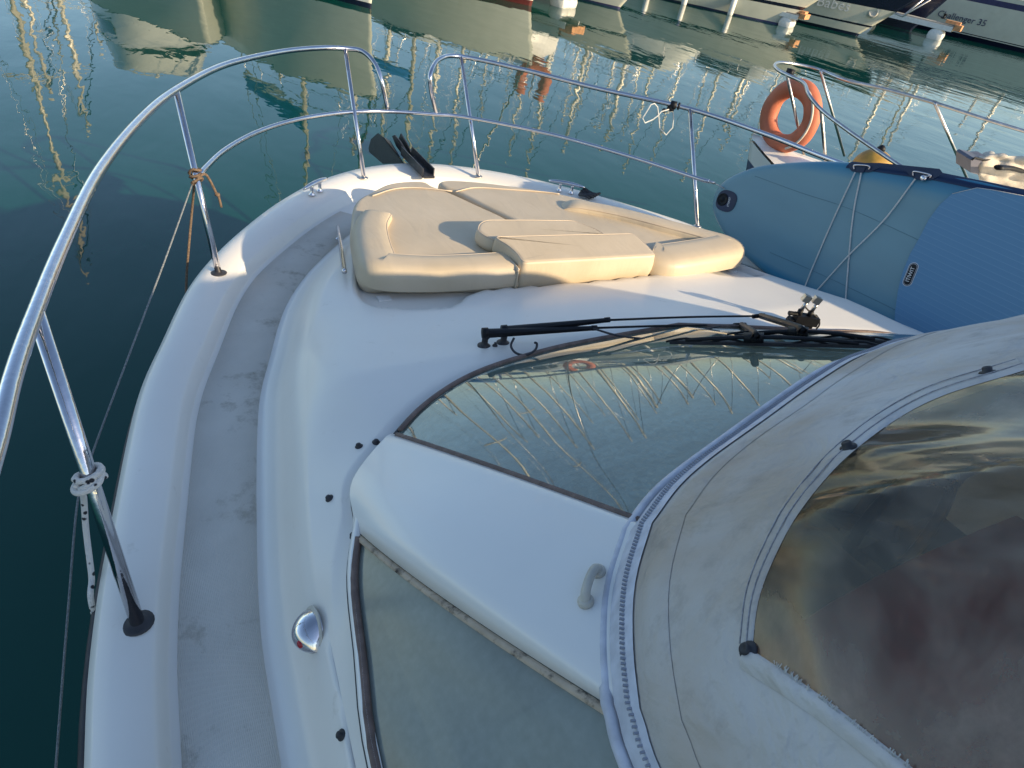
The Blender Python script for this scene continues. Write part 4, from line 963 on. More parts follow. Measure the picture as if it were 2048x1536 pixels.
bc = bloc(1822, 549); bu = (Vector(bloc(1831, 527) + (0,)) - Vector(bloc(1813, 571) + (0,))); brot = math.atan2(bu.y, bu.x)
def stadium(c, L, w, rot, n=10):
    out = []
    for k in range(n + 1): t = -math.pi / 2 + math.pi * k / n; out.append((L / 2 - w + w * math.cos(t), w * math.sin(t)))
    for k in range(n + 1): t = math.pi / 2 + math.pi * k / n; out.append((-(L / 2 - w) + w * math.cos(t), w * math.sin(t)))
    return [(c[0] + x * math.cos(rot) - y * math.sin(rot), c[1] + x * math.sin(rot) + y * math.cos(rot)) for x, y in out]
bl = bu.length * 1.0
bpatch(stadium(bc, bl + .006, .0185, brot), -.0066, -.0075, 'badge', M['print'])
bpatch(stadium(bc, bl + .002, .0165, brot), -.0076, -.0085, 'badge', M['navy'])
bpatch(stadium(bc, bl - .004, .0140, brot), -.0086, -.0090, 'badge', M['print'])
bpatch(stadium(bc, bl - .006, .0130, brot), -.0091, -.0096, 'badge', M['black'])
dirx = bpx(1830, 530) - bpx(1813, 570)
text3('ITI\u0057IT', bpt(bc[0], bc[1], -.0100), dirx, bpx(1800, 545) - bpx(1840, 553), .021, M['print'], 'badge_lettering', BOARD, .0005)
# cords tied down to the deck edge
def cord(pts, label, r=.0032, mat='cord', name='lashing_cord'):
    P = crom(pts, 8); base = P[-1]
    o = empty(name, tuple(base)) if False else None
    g = G(); g.tube(P, r, 7); ob = g.build(name, M[mat]); ob['label'] = label; ob['category'] = 'cord'; return ob
def toe(px, py, x=1.36): return Vector(onplane(px, py, (x - .05, 1.3, 1.30), BN))
cord([bpx(1712, 345, -.010), bpx(1660, 456, -.006), bpx(1614, 565, -.006), bpx(1606, 590, -.006)], 'leftmost white cord running down the paddleboard from its first steel ring')
cord([bpx(1724, 346, -.010), bpx(1706, 440, -.006), bpx(1692, 600, -.006), bpx(1691, 625, -.006)], 'near-vertical white cord on the paddleboard, crossed low down by the slanting one')
cord([bpx(1832, 358, -.010), bpx(1770, 440, -.010), bpx(1700, 510, -.011), bpx(1640, 575, -.006), bpx(1622, 592, -.006)], 'long slanting white cord from the second steel ring of the paddleboard')

# ================================================================== ropes on the port rail
s1b, s1t = STN[0]; s2b, s2t = STN[1]
def on_stan(k, py):                                      # point of a stanchion at an image height
    b, t = STN[k]; best = min((abs(proj(b.lerp(t, f))[1] - py), f) for f in np.linspace(0, 1, 200)); return b.lerp(t, best[1])
K1 = on_stan(0, 955); K2 = on_stan(1, 352)
def coil(c, ax, r, R_, turns, pitch, seed, squash=1.0):
    random.seed(seed); ax = ax.normalized(); a = ax.orthogonal().normalized(); b = ax.cross(a); out = []
    N = int(turns * 12)
    for k in range(N + 1):
        t = 2 * math.pi * k / 12; rr_ = R_ * (1 + .12 * math.sin(k * 1.7 + seed)); out.append(c + a * math.cos(t) * rr_ + b * math.sin(t) * rr_ * squash + ax * (pitch * (k / N - .5)) + ax * .004 * math.sin(k * .9))
    return out
# white braided rope
rp = [P3(192, 1240, 1.30), P3(183, 1150, 1.38), P3(172, 1060, 1.46), P3(166, 985, 1.56)]
g = G(); g.tube(rp[::-1][:1] and [rp[0] + Vector((0, 0, -.5)), rp[0], rp[1], rp[2], rp[3], K1 + Vector((-.02, -.012, .0))], .0058, 10, smooth=8)
g.tube(coil(K1, s1t - s1b, 0, .0205, 2.2, .03, 3), .0058, 10); g.tube([K1 + Vector((.02, .005, .010)), K1 + Vector((.012, -.022, .004)), K1 + Vector((-.014, -.026, -.006)), K1 + Vector((-.026, -.008, -.012)), K1 + Vector((-.012, .016, -.004))], .0058, 10, smooth=6)
tag(g.build('fender_rope', M['braid']), 'white rope with black flecks knotted round the nearest rail post', 'rope')
# grey line from the second post down along the hull
q = [K2 + Vector((-.012, 0, -.02)), P3(330, 520, 1.46), P3(262, 700, 1.33), P3(182, 915, 1.22), P3(156, 1000, 1.18), P3(138, 1200, 1.10), P3(112, 1536, .98), P3(104, 1700, .92)]
g = G(); g.tube(q, .0028, 7, smooth=6); tag(g.build('grey_line', M['rope_grey']), 'thin grey line stretched from the knotted second rail post back along the left side', 'rope')
g = G(); g.tube(coil(K2, s2t - s2b, 0, .019, 3.2, .055, 5), .0048, 8)
g.tube([K2 + Vector((.0, -.02, .0)), K2 + Vector((.028, -.012, .012)), K2 + Vector((.045, .0, -.02)), K2 + Vector((.060, .0, -.065)), K2 + Vector((.066, .0, -.075)), K2 + Vector((.072, .0, -.12))], .0048, 8, smooth=6)
g.tube([K2 + Vector((-.01, -.015, -.02)), P3(384, 420, 1.45), P3(377, 500, 1.31), P3(373, 556, 1.2), P3(372, 620, 1.1)], .0046, 8, smooth=5)
kx = K2 + Vector((.063, 0, -.072))
g.tube([kx + Vector((.006 * math.cos(t), .006 * math.sin(t), .004 * math.sin(2 * t))) for t in np.linspace(0, 6.28, 12)], .004, 6)
tag(g.build('brown_rope', M['rope_brown']), 'frayed brown rope knotted round the second rail post, its short end dangling', 'rope')
# black rope on the starboard cleat
c = Vector(onsheer((1170, 392), .01)); g = G()
for k in range(5): g.tube([c + Vector((.03 * math.cos(t + k) + .01 * k, .04 * math.sin(t * 1.0 + k * .7), .006 + .010 * k * .4 + .008 * math.sin(2 * t + k))) for t in np.linspace(0, 5.5, 12)], .007, 7)
tag(g.build('mooring_rope', M['rubber']), 'black rope heaped beside the far cleat on the right gunwale', 'rope')

# ================================================================== clamp and wire hook on the starboard top rail
rc = Vector(onsheer((1347, 210), .508)); rd = (Vector(onsheer((1380, 218), .505)) - Vector(onsheer((1300, 200), .51))).normalized()
CL = empty('rail_clamp', tuple(rc), 'small black plastic clamp with bent white wire gripping the right-hand top rail', 'clamp')
g = G(); g.tube([rc - rd * .018, rc + rd * .018], .022, 12); g.tube([rc + rd * .024, rc + rd * .036], .020, 12); g.box(rc - rd * .01 + Vector((0, 0, -.018)), (.03, .03, .03)); g.build('clamp_body', M['black'], CL)
rt_ = Vector(CM[:, 0]); g = G(); g.lathe(rc - rt_ * .045 + Vector((0, 0, -.030)), Vector(CM[:, 2]), [(.011, -.006), (.012, 0), (.011, .006), (.005, .008)], 14); g.tube([rc - rt_ * .04 + Vector((0, 0, -.03)), rc - rt_ * .01 + Vector((0, 0, -.012))], .005, 8); g.build('clamp_knob', M['black'], CL)
def wpx(q, d=0): p = Vector(aty(*q, rc.y + d)); return p
g = G(); g.tube([wpx(q) for q in ((1337, 219), (1346, 224), (1347, 235), (1345, 255), (1332, 270), (1319, 256), (1317, 230), (1315, 214), (1309, 207), (1302, 209), (1289, 230), (1285, 236), (1290, 246), (1306, 239), (1316, 231), (1323, 223), (1337, 219))], .0034, 8); g.build('wire_hook', M['cord'], CL)

# ================================================================== generic boat generator
def boat(name, stem, head, L, B, F, O, bands, label, cat, parts=None, group=None, sheer=.12, deckmat='hull_white'):
    """stem: waterline point of the stem; head: bow direction; bands: (f0,f1,material,name) from waterline to sheer"""
    root = empty(name, (stem[0], stem[1], 0), label, cat, group)
    h = Vector((head[0], head[1], 0)).normalized(); s_ = Vector((h.y, -h.x, 0)); st = Vector((stem[0], stem[1], 0)); N = 34
    def pt(u, f, side):
        bd = B / 2 * min(1, (1 - (1 - min(1, u * 1.9)) ** 2.1)) * (1 - .10 * max(0, u - .6) / .4); bw = B / 2 * .86 * min(1, (1 - (1 - min(1, u * 1.6)) ** 1.55)) * (1 - .08 * max(0, u - .6) / .4)
        b = lerp(bw, bd, f ** .8 if f > 0 else 0) if f >= 0 else bw * .8
        x = lerp(-u * L, O - u * (L + O), max(0, f)); z = f * F * (1 + sheer * (1 - u) ** 2 - .05 * u)
        return st + h * x + s_ * (b * side) + Vector((0, 0, z))
    us = np.linspace(0, 1, N) ** 1.25
    for f0, f1, mt, nm in bands:
        fs = np.linspace(f0, f1, 4); rr = [[tuple(pt(u, f, -1)) for u in us[::-1]] + [tuple(pt(u, f, 1)) for u in us[1:]] for f in fs]
        g = G(); g.grid(rr); k = len(rr[0])
        g.F += [[i * k, i * k + k - 1, (i + 1) * k + k - 1, (i + 1) * k] for i in range(3)]
        g.build(nm, M[mt], root)
    rr = [[tuple(pt(u, 1, sd_) + Vector((0, 0, .02 + .04 * (1 - abs(sd_))))) for sd_ in (-1, -.6, 0, .6, 1)] for u in us]
    G().grid(rr).build('deck', M[deckmat], root)
    def loc(x, y, z): return st + h * x + s_ * y + Vector((0, 0, z))
    root_info = dict(root=root, loc=loc, pt=pt, F=F, L=L, B=B, O=O, h=h, s=s_)
    return root_info
def cabin(bi, x0, x1, w, z0, z1, mat='hull_white', rake=.5, name='cabin', win=True):
    """low superstructure with raked ends and a window band"""
    loc = bi['loc']; N = 14; rr = []
    sec = [(1.0, 0), (.96, .45), (.88, .86), (.74, 1.0), (0, 1.05)]
    for i in range(N):
        u = i / (N - 1); e = math.sin(math.pi * min(.999, max(.001, u * .96 + .02))) ** .35; hh = (z1 - z0)
        r_ = []
        for sx, sz in [(a, b) for a, b in sec] + [(-a, b) for a, b in sec[::-1][1:]]:
            x = lerp(x0, x1, u) ; r_.append(tuple(loc(x - rake * sz * (1 - 2 * u) * hh * .6, sx * w / 2 * e, z0 + sz * hh * (e ** 1.2))))
        rr.append(r_)
    g = G(); g.grid(rr); m_ = len(rr[0]); g.F += [list(range(m_)), [(N - 1) * m_ + k for k in range(m_)][::-1]]
    o = g.build(name, M[mat], bi['root'])
    if win:
        for sgn in (-1, 1):
            g = G(); r2 = []
            for i in range(3, N - 3):
                a = Vector(rr[i][1 if sgn > 0 else m_ - 2]); b = Vector(rr[i][2 if sgn > 0 else m_ - 3]); nrm = bi['s'] * sgn * .012
                r2.append([tuple(a + nrm), tuple(a.lerp(b, .85) + nrm)])
            g.grid(r2); g.build('window', M['glass_far'], o)
    return o
def rails(bi, u0=0.0, u1=.55, h=.65, n=6, r=.014, rake=.12):
    g = G(); pt = bi['pt']; 
    for sgn in (-1, 1):
        P = [pt(max(.012, u), 1, sgn * .93) + Vector((0, 0, h)) + bi['h'] * rake for u in np.linspace(u0, u1, 14)]; g.tube(P, r, 6)
        P2 = [pt(max(.012, u), 1, sgn * .93) + Vector((0, 0, h * .5)) + bi['h'] * rake * .5 for u in np.linspace(u0, u1, 14)]; g.tube(P2, r * .6, 5)
        for u in np.linspace(u0, u1, n):
            a = pt(max(.012, u), 1, sgn * .93); g.tube([a, a + Vector((0, 0, h)) + bi['h'] * rake], r * .8, 6)
    g.build('guard_rail', M['steel_dull'], bi['root'])
def mast(bi, x, H, boom=None, mat='mast', cover=None, r=.075):
    loc = bi['loc']; z0 = bi['F']; g = G(); g.tube([loc(x, 0, z0 - .2), loc(x, 0, z0 + H)], lambda t: r * (1 - .35 * t), 8); g.build('mast', M[mat], bi['root'])
    g = G()
    for f, w in ((.36, .9), (.66, .7)): g.tube([loc(x - .1, -w, z0 + H * f), loc(x, 0, z0 + H * f + .05), loc(x - .1, w, z0 + H * f)], .03, 5)
    g.build('spreader', M[mat], bi['root'])
    g = G()
    for sgn in (-1, 1):
        g.tube([loc(x - .2, sgn * bi['B'] * .46, z0), loc(x - .1, sgn * .9, z0 + H * .36), loc(x - .1, sgn * .7, z0 + H * .66), loc(x, 0, z0 + H)], .009, 4); 
    g.tube([loc(bi['O'] - .1, 0, z0 + .15), loc(x, 0, z0 + H * .98)], .032, 5); g.tube([loc(-bi['L'] + .1, 0, z0 + .1), loc(x, 0, z0 + H)], .010, 4)
    g.build('rigging', M['steel_dull'], bi['root'])
    if boom:
        g = G(); g.tube([loc(x, 0, z0 + 1.5), loc(x - boom, 0, z0 + 1.4)], .06, 8); g.build('boom', M[mat], bi['root'])
        g = G(); g.tube([loc(x - .1, 0, z0 + 1.65), loc(x - boom * .5, 0, z0 + 1.62), loc(x - boom + .2, 0, z0 + 1.5)], lambda t: .17 - .07 * t, 10, flat=1.3); g.build('sail_cover', M[cover or 'blue_canvas'], bi['root'])
def sp(px, py, z=0): p = at(px, py, z); return (p[0], p[1])

# ---- the neighbouring boat on the right
nb = boat('small_motor_boat', sp(1496 + 20, 335, .25)[:2] if False else (3.32, 3.55), (-.10, 1.0), 6.0, 2.2, 1.12, .35, [(-.3, .12, 'hull_white', 'hull'), (.12, .80, 'hull_white', 'topsides'), (.80, .88, 'hull_stripe', 'rubbing_strake'), (.88, 1.0, 'gel', 'gunwale')], 'small white motor boat on the right whose bow carries an orange lifebuoy', 'motor boat', deckmat='gel')
NB = nb['root']
def nz(q, z): return Vector(at(*q, z))
tp = [nz(q, z) for q, z in (((2150, 292), 1.86), ((2048, 262), 1.87), ((1960, 235), 1.88), ((1870, 206), 1.89), ((1770, 178), 1.88), ((1690, 160), 1.87), ((1640, 140), 1.87), ((1600, 130), 1.87), ((1562, 125), 1.87), ((1549, 130), 1.87), ((1556, 140), 1.87), ((1575, 150), 1.87), ((1607, 166), 1.865), ((1618, 190), 1.85), ((1645, 222), 1.80), ((1700, 264), 1.76), ((1770, 312), 1.72), ((1850, 365), 1.68))]
g = G(); g.tube(tp, .0125, 10, smooth=6); g.build('pulpit_tube', M['steel_dull'], NB)
for t, b, zt in (((1574, 150), (1612, 328), 1.87), ((1642, 220), (1652, 330), 1.80), ((1641, 142), (1694, 330), 1.87), ((1870, 207), (1932, 352), 1.89)):
    pt_ = nz(t, zt); pb_ = Vector(aty(*b, pt_.y + .05)) ; dn = (pb_ - pt_); k = (1.16 - pt_.z) / dn.z; pb2 = pt_ + dn * k
    g = G(); g.tube([pt_, pb2], .0115, 10); g.build('rail_post', M['steel_dull'], NB)
# lifebuoy
apex = nz((1580, 145), 1.87); lc = Vector(aty(1580, 232, apex.y + .03))
LB = empty('lifebuoy', tuple(lc), 'faded orange lifebuoy ring hanging upright from the bow rail of the small boat', 'lifebuoy')
view = (lc - Vector(CP)).normalized(); ln_ = Vector((view.x * .8 + .58, view.y * .8 - .48, 0)).normalized(); la = Vector((0, 0, 1)); lb_ = ln_.cross(la)
pc = Vector(CM.T @ np.array(lc - Vector(CP))); ppm = FPX / -pc.z
RO = 75 / ppm * .86; rm = RO * .80; rt2 = RO * .27
rows_ = []
for k in range(48):
    t = 2 * math.pi * k / 48; rad = la * math.cos(t) + lb_ * math.sin(t); lump = 1 + .03 * math.sin(3 * t + 1) + .02 * math.sin(7 * t); r_ = []
    for j in range(16):
        a = 2 * math.pi * j / 16; rr_ = rt2 * lump; r_.append(tuple(lc + rad * (rm + rr_ * math.cos(a)) + ln_ * (rr_ * .95 * math.sin(a))))
    rows_.append(r_)
g = G(); g.grid(rows_ + [rows_[0]], close_u=True); g.build('ring', M['orange'], LB)
g = G()
gl_ = [lc + (la * math.cos(t) + lb_ * math.sin(t)) * (rm + rt2 * 1.08) - ln_ * .01 for t in np.linspace(.25, 2.9, 30)]
sgn = 1 if proj(lc + lb_ * .2)[0] > proj(lc)[0] else -1
gl_ = [lc + (la * math.cos(t) + lb_ * sgn * math.sin(t)) * (rm + rt2 * .62) - ln_ * (rt2 * .9 * (1 if ln_.dot(view) > 0 else -1)) for t in np.linspace(.5, 2.6, 40)]
g.tube(gl_, .009, 7); g.build('grab_line', M['canvas_old'], LB)
g = G(); g.tube([apex, lc + la * (rm + rt2 * .6)], .004, 6); g.box(apex, (.035, .05, .05)); g.build('hanging_strap', M['black'], LB)
# round ochre fender
fc = Vector(aty(1742, 338, 2.9)); OB = empty('buoy_fender', tuple(fc), 'round mustard yellow buoy fender on the small boat behind the leaning board', 'fender')
g = G(); pr = -(CM.T @ np.array(fc - Vector(CP)))[2]; rf = 38 * pr / FPX
g.lathe(fc - Vector((0, .0, rf)), (0, 0, 1), [(rf * math.sin(a) + .001, rf - rf * math.cos(a)) for a in np.linspace(0.02, math.pi - .02, 18)], 24); g.build('ball', M['ochre'], OB)
G().lathe(fc + Vector((0, 0, rf * .97)), (0, 0, 1), [(.03, 0), (.03, .02), (.012, .04)], 12).build('eye', M['black'], OB)
# heap of canvas and a grey bag on its deck
bc_ = Vector(aty(2000, 345, 1.75))
HP = empty('canvas_heap', tuple(bc_), 'crumpled beige canvas heap spread over the small boat at the right edge', 'canvas cover')
random.seed(11); rr = []
for i in range(40):
    r_ = []
    for j in range(26):
        q = (1958 + i * 6.5, 312 + j * 3.2); yy = 1.95 - .010 * i; hgt = .018 * abs(math.sin(i * .31 + j * .22)) + .02 * abs(math.sin(i * .15 - j * .33)) + .006 * math.sin(i * .9)
        p = Vector(aty(q[0], q[1], yy)) ; d = Vector(CP) - p; p += d.normalized() * (hgt * 1.6 + .10 * math.sin(j / 25 * math.pi))
        r_.append(tuple(p))
    rr.append(r_)
o = G().grid(rr).build('folded_canvas', M['canvas_old'], HP); md = o.modifiers.new('thickness', 'SOLIDIFY'); md.thickness = .02
g = G(); g.tube([Vector(aty(q[0], q[1], 1.78)) for q in ((1995, 335), (2020, 336), (2048, 343), (2090, 352))], .022, 8, smooth=4, flat=.6); g.build('gap_shade', M['black'], HP)  # black tube stands in for the shade inside the gap of the canvas
BG = empty('grey_bag', tuple(Vector(aty(1960, 350, 1.95))), 'small dark grey vinyl bag standing left of the crumpled canvas heap', 'bag')
g = G(); 
pl = [Vector(aty(*q, 1.90)) for q in ((1941, 345), (1942, 320), (1948, 316), (1970, 321), (1985, 320), (1990, 352), (1965, 352))]
g.prism(pl, (.08, .14, 0)); g.build('body', M['canvas_grey'], BG, smooth=False)
g = G(); g.tube([p + Vector((-.004, -.006, .004)) for p in pl[1:5]], .006, 6); g.build('zip_edge', M['black'], BG)
g = G(); q0 = Vector(aty(1975, 318, 1.98)); g.lathe(q0, (0, 0, 1), [(.045, -.03), (.05, 0), (.035, .03), (.012, .045)], 10); g.build('white_lid', M['old_white'], BG)

# ================================================================== moored boats across the fairway
WH = [(-.4, .05, 'hull_stripe', 'boot_top'), (.05, .55, 'hull_white', 'hull'), (.55, .60, 'hull_navy', 'stripe'), (.60, 1.0, 'hull_white', 'topsides')]
def tip(q, z): p = at(*q, z); return np.array([p[0], p[1]])
# 1: blunt bow left of the middle
b1 = boat('sailing_yacht', sp(742, 18), (.30, -.95), 6.4, 2.9, 1.6, .25, [(-.4, .06, 'hull_navy', 'boot_top'), (.06, .9, 'hull_white', 'hull'), (.9, 1.0, 'hull_white', 'toe_rail')], 'white sailing yacht at the top edge above the left rail opening post', 'sailing yacht')
cabin(b1, -2.0, -4.8, 1.8, 1.55, 1.95); rails(b1); mast(b1, -2.8, 12.5, 3.2)
b2 = boat('sailing_yacht', sp(1062, 12), (.55, -.83), 7.5, 3.0, 1.25, .35, [(-.4, .10, 'red', 'boot_top'), (.10, .9, 'hull_white', 'hull'), (.9, 1.0, 'hull_white', 'toe_rail')], 'white sailing yacht with dark red waterline at the top edge', 'sailing yacht')
cabin(b2, -2.2, -5.4, 2.2, 1.2, 1.65); rails(b2); mast(b2, -4.0, 12.0, 4.0)
# rounded white spray hood on yacht 2: its mirror image lies right of the rail opening
def mirror_spot(px, py, D):                              # the place at distance D whose mirror image falls on this spot of the water
    p = at(px, py, 0); v = np.array([p[0] - CP[0], p[1] - CP[1]]); d = np.linalg.norm(v); q = CP[:2] + v / d * D; return Vector((q[0], q[1], CH * (D / d - 1)))
c2 = mirror_spot(1035, 75, 22.0); tv = Vector((c2.y - CP[1], -(c2.x - CP[0]), 0)).normalized(); bv = Vector((-tv.y, tv.x, 0))
rr = [[tuple(c2 + tv * (1.25 * math.cos(a) * (1 - .2 * t)) + bv * (1.3 * t * (1 if bv.dot(c2 - Vector(CP)) > 0 else -1)) + Vector((0, 0, .85 * math.sin(a) * (1 - .1 * t) - .15))) for a in np.linspace(0, math.pi, 18)] for t in np.linspace(0, 1, 6)]
g = G(); g.grid(rr); g.F.append(list(range(18))[::-1]); g.build('spray_hood', M['white'], b2['root'])
c3 = mirror_spot(1066, 160, 22.0); HS = empty('lifebuoy', tuple(c3), 'orange horseshoe lifebuoy on a far yacht, only visible mirrored under the white hood shape', 'lifebuoy')
g = G(); g.tube([c3 + tv * (.42 * math.sin(t)) + Vector((0, 0, .45 * math.cos(t))) for t in np.linspace(.6, 5.68, 20)], .17, 10); g.build('float', M['orange'], HS)
g = G(); g.tube([c3 + bv * .2 + Vector((0, 0, .5)), c3 + bv * .2 + Vector((0, 0, -c3.z + 1.3))], .03, 6); g.build('holder_post', M['mast'], HS)
b4 = boat('motor_cruiser', sp(1238, 18), (.45, -.89), 9, 3.0, 1.15, .9, WH, 'white cruiser whose stem just dips into view left of the striped cruiser', 'motor cruiser')
cabin(b4, -2.2, -7, 2.3, 1.15, 2.3); rails(b4)
b5 = boat('motor_cruiser', sp(1558, 50), (.56, -.83), 11.5, 3.8, 1.45, 1.6, [(-.4, .04, 'hull_stripe', 'boot_top'), (.04, .42, 'hull_white', 'hull'), (.42, .50, 'hull_navy', 'stripe'), (.50, 1.0, 'hull_white', 'topsides')], 'large white cruiser hull with a thin navy stripe and white fenders along it', 'motor cruiser')
cabin(b5, -2.6, -8.6, 2.9, 1.5, 3.0); rails(b5)
b6 = boat('motor_cruiser', sp(1712, 72), (.42, -.91), 10.5, 3.5, 1.75, 1.9, [(-.4, .06, 'hull_navy', 'boot_top'), (.06, .22, 'hull_white', 'hull'), (.22, .26, 'hull_navy', 'stripe'), (.26, .62, 'hull_white', 'hull_side'), (.62, .94, 'hull_navy', 'topsides'), (.94, 1.0, 'hull_white', 'gunwale')], 'cruiser with black upper topsides lettered Babes and a round porthole', 'motor cruiser')
cabin(b6, -2.4, -8, 2.7, 1.9, 3.0); rails(b6, h=.6)
b7 = boat('motor_cruiser', sp(1822, 62), (.42, -.91), 11, 3.4, 1.9, 1.2, [(-.4, .9, 'hull_navy', 'hull'), (.9, 1.0, 'hull_white', 'gunwale')], 'all-navy cruiser hull with a white gunwale, behind the Babes boat', 'motor cruiser')
cabin(b7, -2.6, -8.5, 2.8, 2.0, 3.4); rails(b7)
s9 = at(2230, 150, 0)
b9 = boat('sailing_yacht', (s9[0], s9[1]), (.42, -.91), 24, 4.2, 2.4, 1.6, [(-.4, .10, 'hull_navy', 'boot_top'), (.10, .12, 'hull_white', 'hull'), (.12, .14, 'hull_navy', 'pinstripe'), (.14, .80, 'hull_white', 'topsides'), (.80, .92, 'hull_stripe', 'stripe'), (.92, 1.0, 'hull_white', 'bulwark')], 'long white sailing yacht with a broad purple-blue stripe, at the upper right corner', 'sailing yacht')
cabin(b9, -4, -20, 3.0, 2.3, 3.4); rails(b9, n=9); mast(b9, -10, 17, 6, cover='tan_canvas')
# names and porthole on the sides that face the camera
def side_point(bi, u, f):
    a, b = bi['pt'](u, f, -1), bi['pt'](u, f, 1); return (a, -1) if (a - Vector(CP)).length < (b - Vector(CP)).length else (b, 1)
def side_text(bi, s_, u, f, size, mat, dark=False):
    p, sg = side_point(bi, u, f); q, _ = side_point(bi, u - .04, f); r_, _ = side_point(bi, u, f + .04)
    ex = q - p; n = bi['s'] * sg; ey = r_ - p; ey = (ey - ex.normalized() * ey.dot(ex.normalized())).normalized(); nn = ex.cross(ey)
    if nn.dot(Vector(CP) - p) < 0: ex = -ex; nn = ex.cross(ey)
    text3(s_, p + nn.normalized() * .03, ex, ey, size, M[mat], 'name_lettering', bi['root'], .004)
def find_uf(bi, q):
    best = None
    for u in np.linspace(0.0, .9, 91):
        for f in np.linspace(.05, 1, 40):
            p, sg = side_point(bi, u, f); d = np.hypot(*(proj(p) - np.array(q)))
            if best is None or d < best[0]: best = (d, u, f)
    return best
d_, u_, f_ = find_uf(b6, (1670, 5)); side_text(b6, 'Babes', u_, f_ - .02, .62, 'print')
d_, u_, f_ = find_uf(b6, (1746, 24)); p, sg = side_point(b6, u_, f_); n_ = (b6['s'] * sg - b6['h'] * 0 + b6['h'] * .25).normalized()
g = G(); g.lathe(p, n_, [(.22, -.05), (.22, .03), (.17, .05), (.14, .045), (.12, .02)], 20); g.build('porthole', M['old_white'], b6['root'])
d_, u_, f_ = find_uf(b9, (1923, 35)); side_text(b9, 'Challenger 35', u_, f_, .50, 'hull_stripe')
g = G()
for s0 in (0.0, .28):
    a = b6['pt'](.0, .62, 1) + b6['h'] * .1; g.tube([b6['pt'](0, .98, 1) + b6['h'] * (.1 + s0) + b6['s'] * (s0 - .14), a + Vector((0, 0, -.1)) + b6['h'] * .2, b6['pt'](0, .6, 1) + b6['s'] * (s0 - .14)], .04, 6)
g.build('bow_anchor_frame', M['steel_dull'], b6['root'])

# fenders hung on hull 5
def fender_proto(name, label):
    o = empty(name, (0, 0, 0), label, 'fender', 'white fenders hung along the striped cruiser')
    mesh_ = G().lathe((0, 0, -.38), (0, 0, 1), [(.02, 0), (.10, .05), (.12, .12), (.12, .62), (.10, .68), (.03, .74)], 14); mesh_.build('body', M['white'], o, local=True)
    G().lathe((0, 0, .28), (0, 0, 1), [(.105, 0), (.09, .06), (.04, .12), (.02, .20)], 14).build('cap', M['hull_stripe'], o, local=True)
    G().lathe((0, 0, -.40), (0, 0, 1), [(.02, 0), (.08, .02), (.104, .07)], 14).build('cap', M['hull_stripe'], o, local=True)
    G().tube([(0, 0, .45), (0, 0, 1.0)], .012, 5).build('lanyard', M['cord'], o, local=True)
    return o
def copy_tree(o, parent=None):
    c = o.copy(); COL.objects.link(c); c.parent = parent
    for ch in [x for x in bpy.data.objects if x.parent == o]: copy_tree(ch, c)
    return c
fpos = [((1457, 14), 'white fender with purple-blue caps, the rightmost on the striped cruiser, near its stem'), ((1363, 6), 'middle white fender on the striped cruiser, half dipping in the water'), ((1293, -8), 'leftmost white fender of the striped cruiser, cut by the top edge')]
fp = None
for q, lab in fpos:
    d_, u_, f_ = find_uf(b5, q); p, sg = side_point(b5, u_, max(.28, f_)); n_ = b5['s'] * sg
    if fp is None: fp = fender_proto('hull_fender', lab); o = fp
    else: o = copy_tree(fp); o['label'] = lab
    o.location = p + n_ * .14 - Vector((0, 0, .12))

# finger pontoons with white floats and timber ends
def finger_proto(label):
    o = empty('finger_pontoon', (0, 0, 0), label, 'pontoon', 'finger pontoons between the far boats')
    G().box((0, 4.0, .48), (.75, 8.0, .12)).build('walkway', M['quay'], o, local=True, smooth=False)
    g = G(); g.box((-.40, 4.0, .42), (.06, 8.0, .16)); g.box((.40, 4.0, .42), (.06, 8.0, .16)); g.build('side_beam', M['white'], o, local=True, smooth=False)
    g = G(); g.box((0, -.14, .50), (.80, .24, .18)); g.box((.1, .1, .62), (.5, .5, .10)); g.build('timber_end', M['wood'], o, local=True, smooth=False)
    for y in (.45, 2.9, 5.6):
        g = G(); g.lathe((-.42, y, .12), (1, 0, 0), [(.22, 0), (.27, .04), (.27, .38), (.25, .40), (.25, .44), (.27, .46), (.27, .80), (.22, .84)], 14); g.build('float', M['white'], o, local=True)
    g = G(); g.lathe((.2, .5, .66), (0, 0, 1), [(.10, 0), (.10, .03), (.04, .05), (.04, .14), (.09, .16), (.02, .17)], 10); g.build('bollard', M['black'], o, local=True)
    return o
fin = [((1150, 20), 'finger pontoon with white floats at the top edge, left of the middle cruiser'), ((1592, 58), 'finger pontoon with timber end between the striped cruiser and the Babes boat'), ((1893, 84), 'finger pontoon with timber end and coiled rope beside the yacht at upper right')]
fpz = None
for q, lab in fin:
    if fpz is None: fpz = finger_proto(lab); o = fpz
    else: o = copy_tree(fpz); o['label'] = lab
    p = at(*q, 0); o.location = (p[0], p[1], 0); o.rotation_euler = (0, 0, math.atan2(.90, -.44) - math.pi / 2)
    if q[0] > 1800: o.scale = (1.5, 1.5, 1.5)

